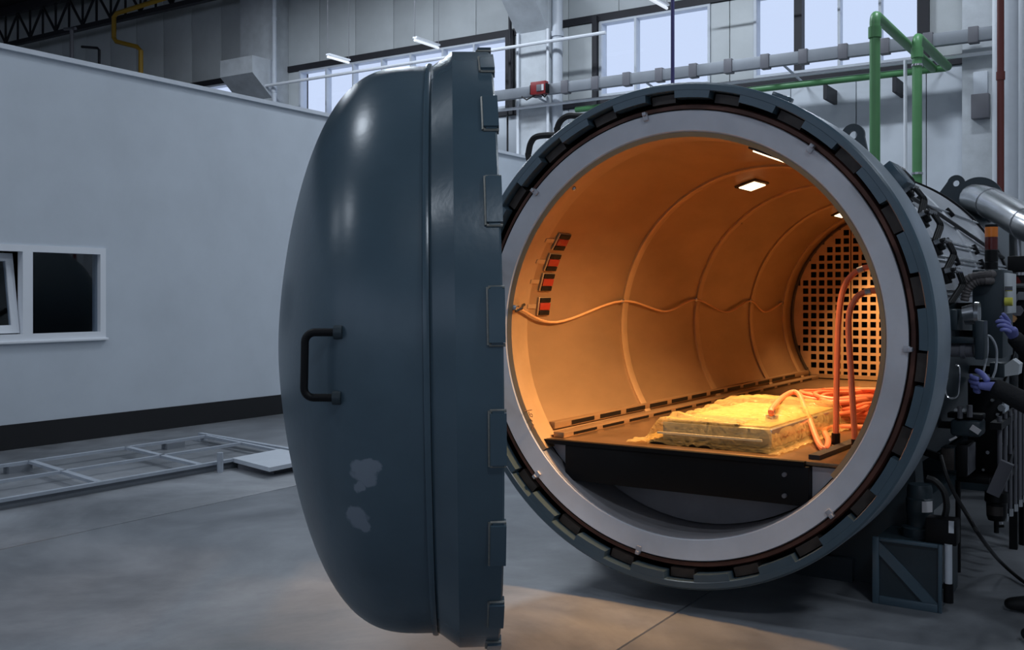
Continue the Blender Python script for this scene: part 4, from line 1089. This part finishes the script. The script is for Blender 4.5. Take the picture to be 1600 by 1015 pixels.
aR, aL = V3((tR.x+.235, tR.y, 0)), V3((tL.x+.235, tL.y, 0))
hip, waist, chest, neck, chin = V3((bxp, byp, .93)), V3((bxp, byp, 1.08)), V3((bxp-.01, byp, 1.28)), V3((bxp-.02, byp, 1.45)), V3((bxp-.045, byp, 1.56))
sR, sL = V3((bxp-.02, byp+.19, 1.40)), V3((bxp-.02, byp-.19, 1.40))
wR = CAMP+ray(1584, 526)*5.52; kR = CAMP+ray(1573, 502)*5.46
wL = onX(1553, 604, -.80); wL.y = min(wL.y, 6.0); wL = V3((-.765, wL.y, 0)); 
dL = (onX(1553, 604, -.80)); wL = CAMP+ray(1553, 604)*5.15; kL = CAMP+ray(1532, 602)*5.2
eR = V3((-.50, byp+.30, 1.17)); eL = V3((-.46, byp-.36, 1.10))
def fwd(a, b, d): return a+(b-a).normalized()*d
head = [(neck, .055), (V3((bxp-.03, byp, 1.52)), .055), (V3((bxp-.05, byp, 1.61)), (.078, .092)), (V3((bxp-.045, byp, 1.68)), (.08, .095)), (V3((bxp-.04, byp, 1.74)), (.055, .065))]
body = skin('person', [[(hip, (.10, .075)), (waist, (.10, .075)), (chest, (.115, .08)), (neck, .055)], head, 
    [(chest, (.115, .08)), (sR, .045), (eR, .042), (wR, .028)], [(chest, (.115, .08)), (sL, .045), (eL, .042), (wL, .028)],
    [(hip, (.10, .075)), (V3((bxp, byp+.10, .84)), .062), (V3((bxp-.04, byp+.16, .48)), .045), (aR+V3((0, 0, .09)), .04)],
    [(hip, (.10, .075)), (V3((bxp, byp-.10, .84)), .062), (V3((bxp-.02, byp-.18, .48)), .045), (aL+V3((0, 0, .09)), .04)]], 'skin')
PO = body; body.location = (0, 0, 0)
tag(body, 'person in black clothes and blue gloves working at the valves', 'person')
def feat(name, mat, c, sc, seg=12): return MB().ball(c, 1.0, seg, sc).build(name, mat, body)
feat('nose', 'skin', (bxp-.148, byp, 1.625), (.022, .014, .022))
for s_ in (-1, 1):
    feat('eye', 'white', (bxp-.128, byp+s_*.032, 1.655), (.012, .015, .010)); feat('pupil', 'hair', (bxp-.138, byp+s_*.032, 1.655), (.004, .006, .006))
    feat('ear', 'skin', (bxp-.04, byp+s_*.085, 1.64), (.024, .010, .034))
feat('mouth', 'redlens', (bxp-.128, byp, 1.585), (.010, .026, .006))
MB().ball((bxp-.008, byp, 1.708), 1.0, 20, (.098, .094, .085)).build('hair', 'hair', body)
skin('jacket', [[(hip+V3((0, 0, -.10)), (.172, .142)), (waist, (.15, .115)), (chest, (.175, .125)), (V3((bxp-.02, byp, 1.44)), .078)],
    [(chest, (.175, .125)), (sR, .088), (eR, .062), (fwd(wR, eR, .02), .046), (fwd(wR, eR, -.012), .046)], [(chest, (.175, .125)), (sL, .088), (eL, .064), (fwd(wL, eL, .02), .050), (fwd(wL, eL, -.012), .050)]], 'cloth', body)
skin('trousers', [[(V3((bxp, byp, 1.02)), (.15, .125)), (hip, (.16, .13)), (V3((bxp, byp+.10, .82)), .10), (V3((bxp-.04, byp+.16, .48)), .076), (aR+V3((0, 0, .12)), .066), (aR+V3((0, 0, .06)), .068)],
    [(hip, (.15, .12)), (V3((bxp, byp-.10, .82)), .10), (V3((bxp-.02, byp-.18, .48)), .076), (aL+V3((0, 0, .12)), .066), (aL+V3((0, 0, .06)), .068)]], 'cloth', body)
def shoe(toe, heel):
    toe, heel = V3(toe), V3(heel); d = (toe-heel).normalized()
    o = skin('shoe', [[(heel+V3((0, 0, .052)), (.042, .05)), (heel+d*.09+V3((0, 0, .055)), (.043, .055)), (heel+d*.18+V3((0, 0, .042)), (.047, .040)), (toe-d*.02+V3((0, 0, .034)), (.036, .030))]], 'rubber', body)
    for v_ in o.data.vertices:
        if v_.co.z < .004: v_.co.z = .004
    return o
shoe((tR.x, tR.y, 0), (aR.x+.03, aR.y, 0)); shoe((tL.x, tL.y, 0), (aL.x+.03, aL.y, 0))
def hand(wrist, knuck, side, palm_n, curl, spread=1.0, thumb=1):
    """palm from wrist to knuckles; side = towards the little finger; palm_n = out of the palm"""
    d = (knuck-wrist).normalized(); s_ = (side-d*side.dot(d)).normalized(); n_ = d.cross(s_)
    if n_.dot(palm_n) < 0: n_ = -n_
    L_ = .092; root_ = wrist+d*.012
    cs = []
    for i in range(4):
        off_ = (-.030+.020*i)
        cs.append((root_+s_*off_*.5, root_+d*(L_-.006*abs(i-1.2))+s_*off_*spread))
    chains = [[(wrist-d*.03, .029), (wrist, .027), (wrist+d*.045, (.041, .024)), (wrist+d*.080, (.043, .020))]]
    g = skin('glove', chains, 'glove', body)
    lens_ = (.070, .078, .072, .056)
    for i in range(4):
        off_ = (-.034+.0225*i); b0 = wrist+d*.070+s_*off_*.9; k0 = wrist+d*(L_-.005*abs(i-1.2))+s_*off_*1.05
        c_ = curl[i]; ch_ = [(b0, .0135), (k0, .0132)]; p_ = k0; an_ = .0
        for j, f_ in enumerate((.45, .32, .23)):
            an_ += c_*(.75 if j == 0 else 1.0)
            dd_ = d*math.cos(an_)+n_*math.sin(an_)+s_*(off_*3*(spread-1))
            p_ = p_+dd_.normalized()*lens_[i]*f_; ch_.append((p_, .0122-.0012*j))
        skin('glove_finger', [ch_], 'glove', g)
    t0 = wrist+d*.025-s_*.022; t1 = wrist+d*.050-s_*.048+n_*.012; t2 = t1+(d*.75-s_*.45+n_*.35).normalized()*.036; t3 = t2+(d*.9-s_*.1+n_*.4).normalized()*.028
    skin('glove_thumb', [[(t0, .018), (t1, .0165), (t2, .0142), (t3, .0115)]], 'glove', g)
hand(wR, kR, V3((.2, -.3, -.9)), V3((-.8, .5, 0)), (.12, .75, .8, .8), 1.1)
hand(wL, kL, V3((.1, .2, -.9)), V3((-.2, .9, -.1)), (.55, .6, .65, .7))
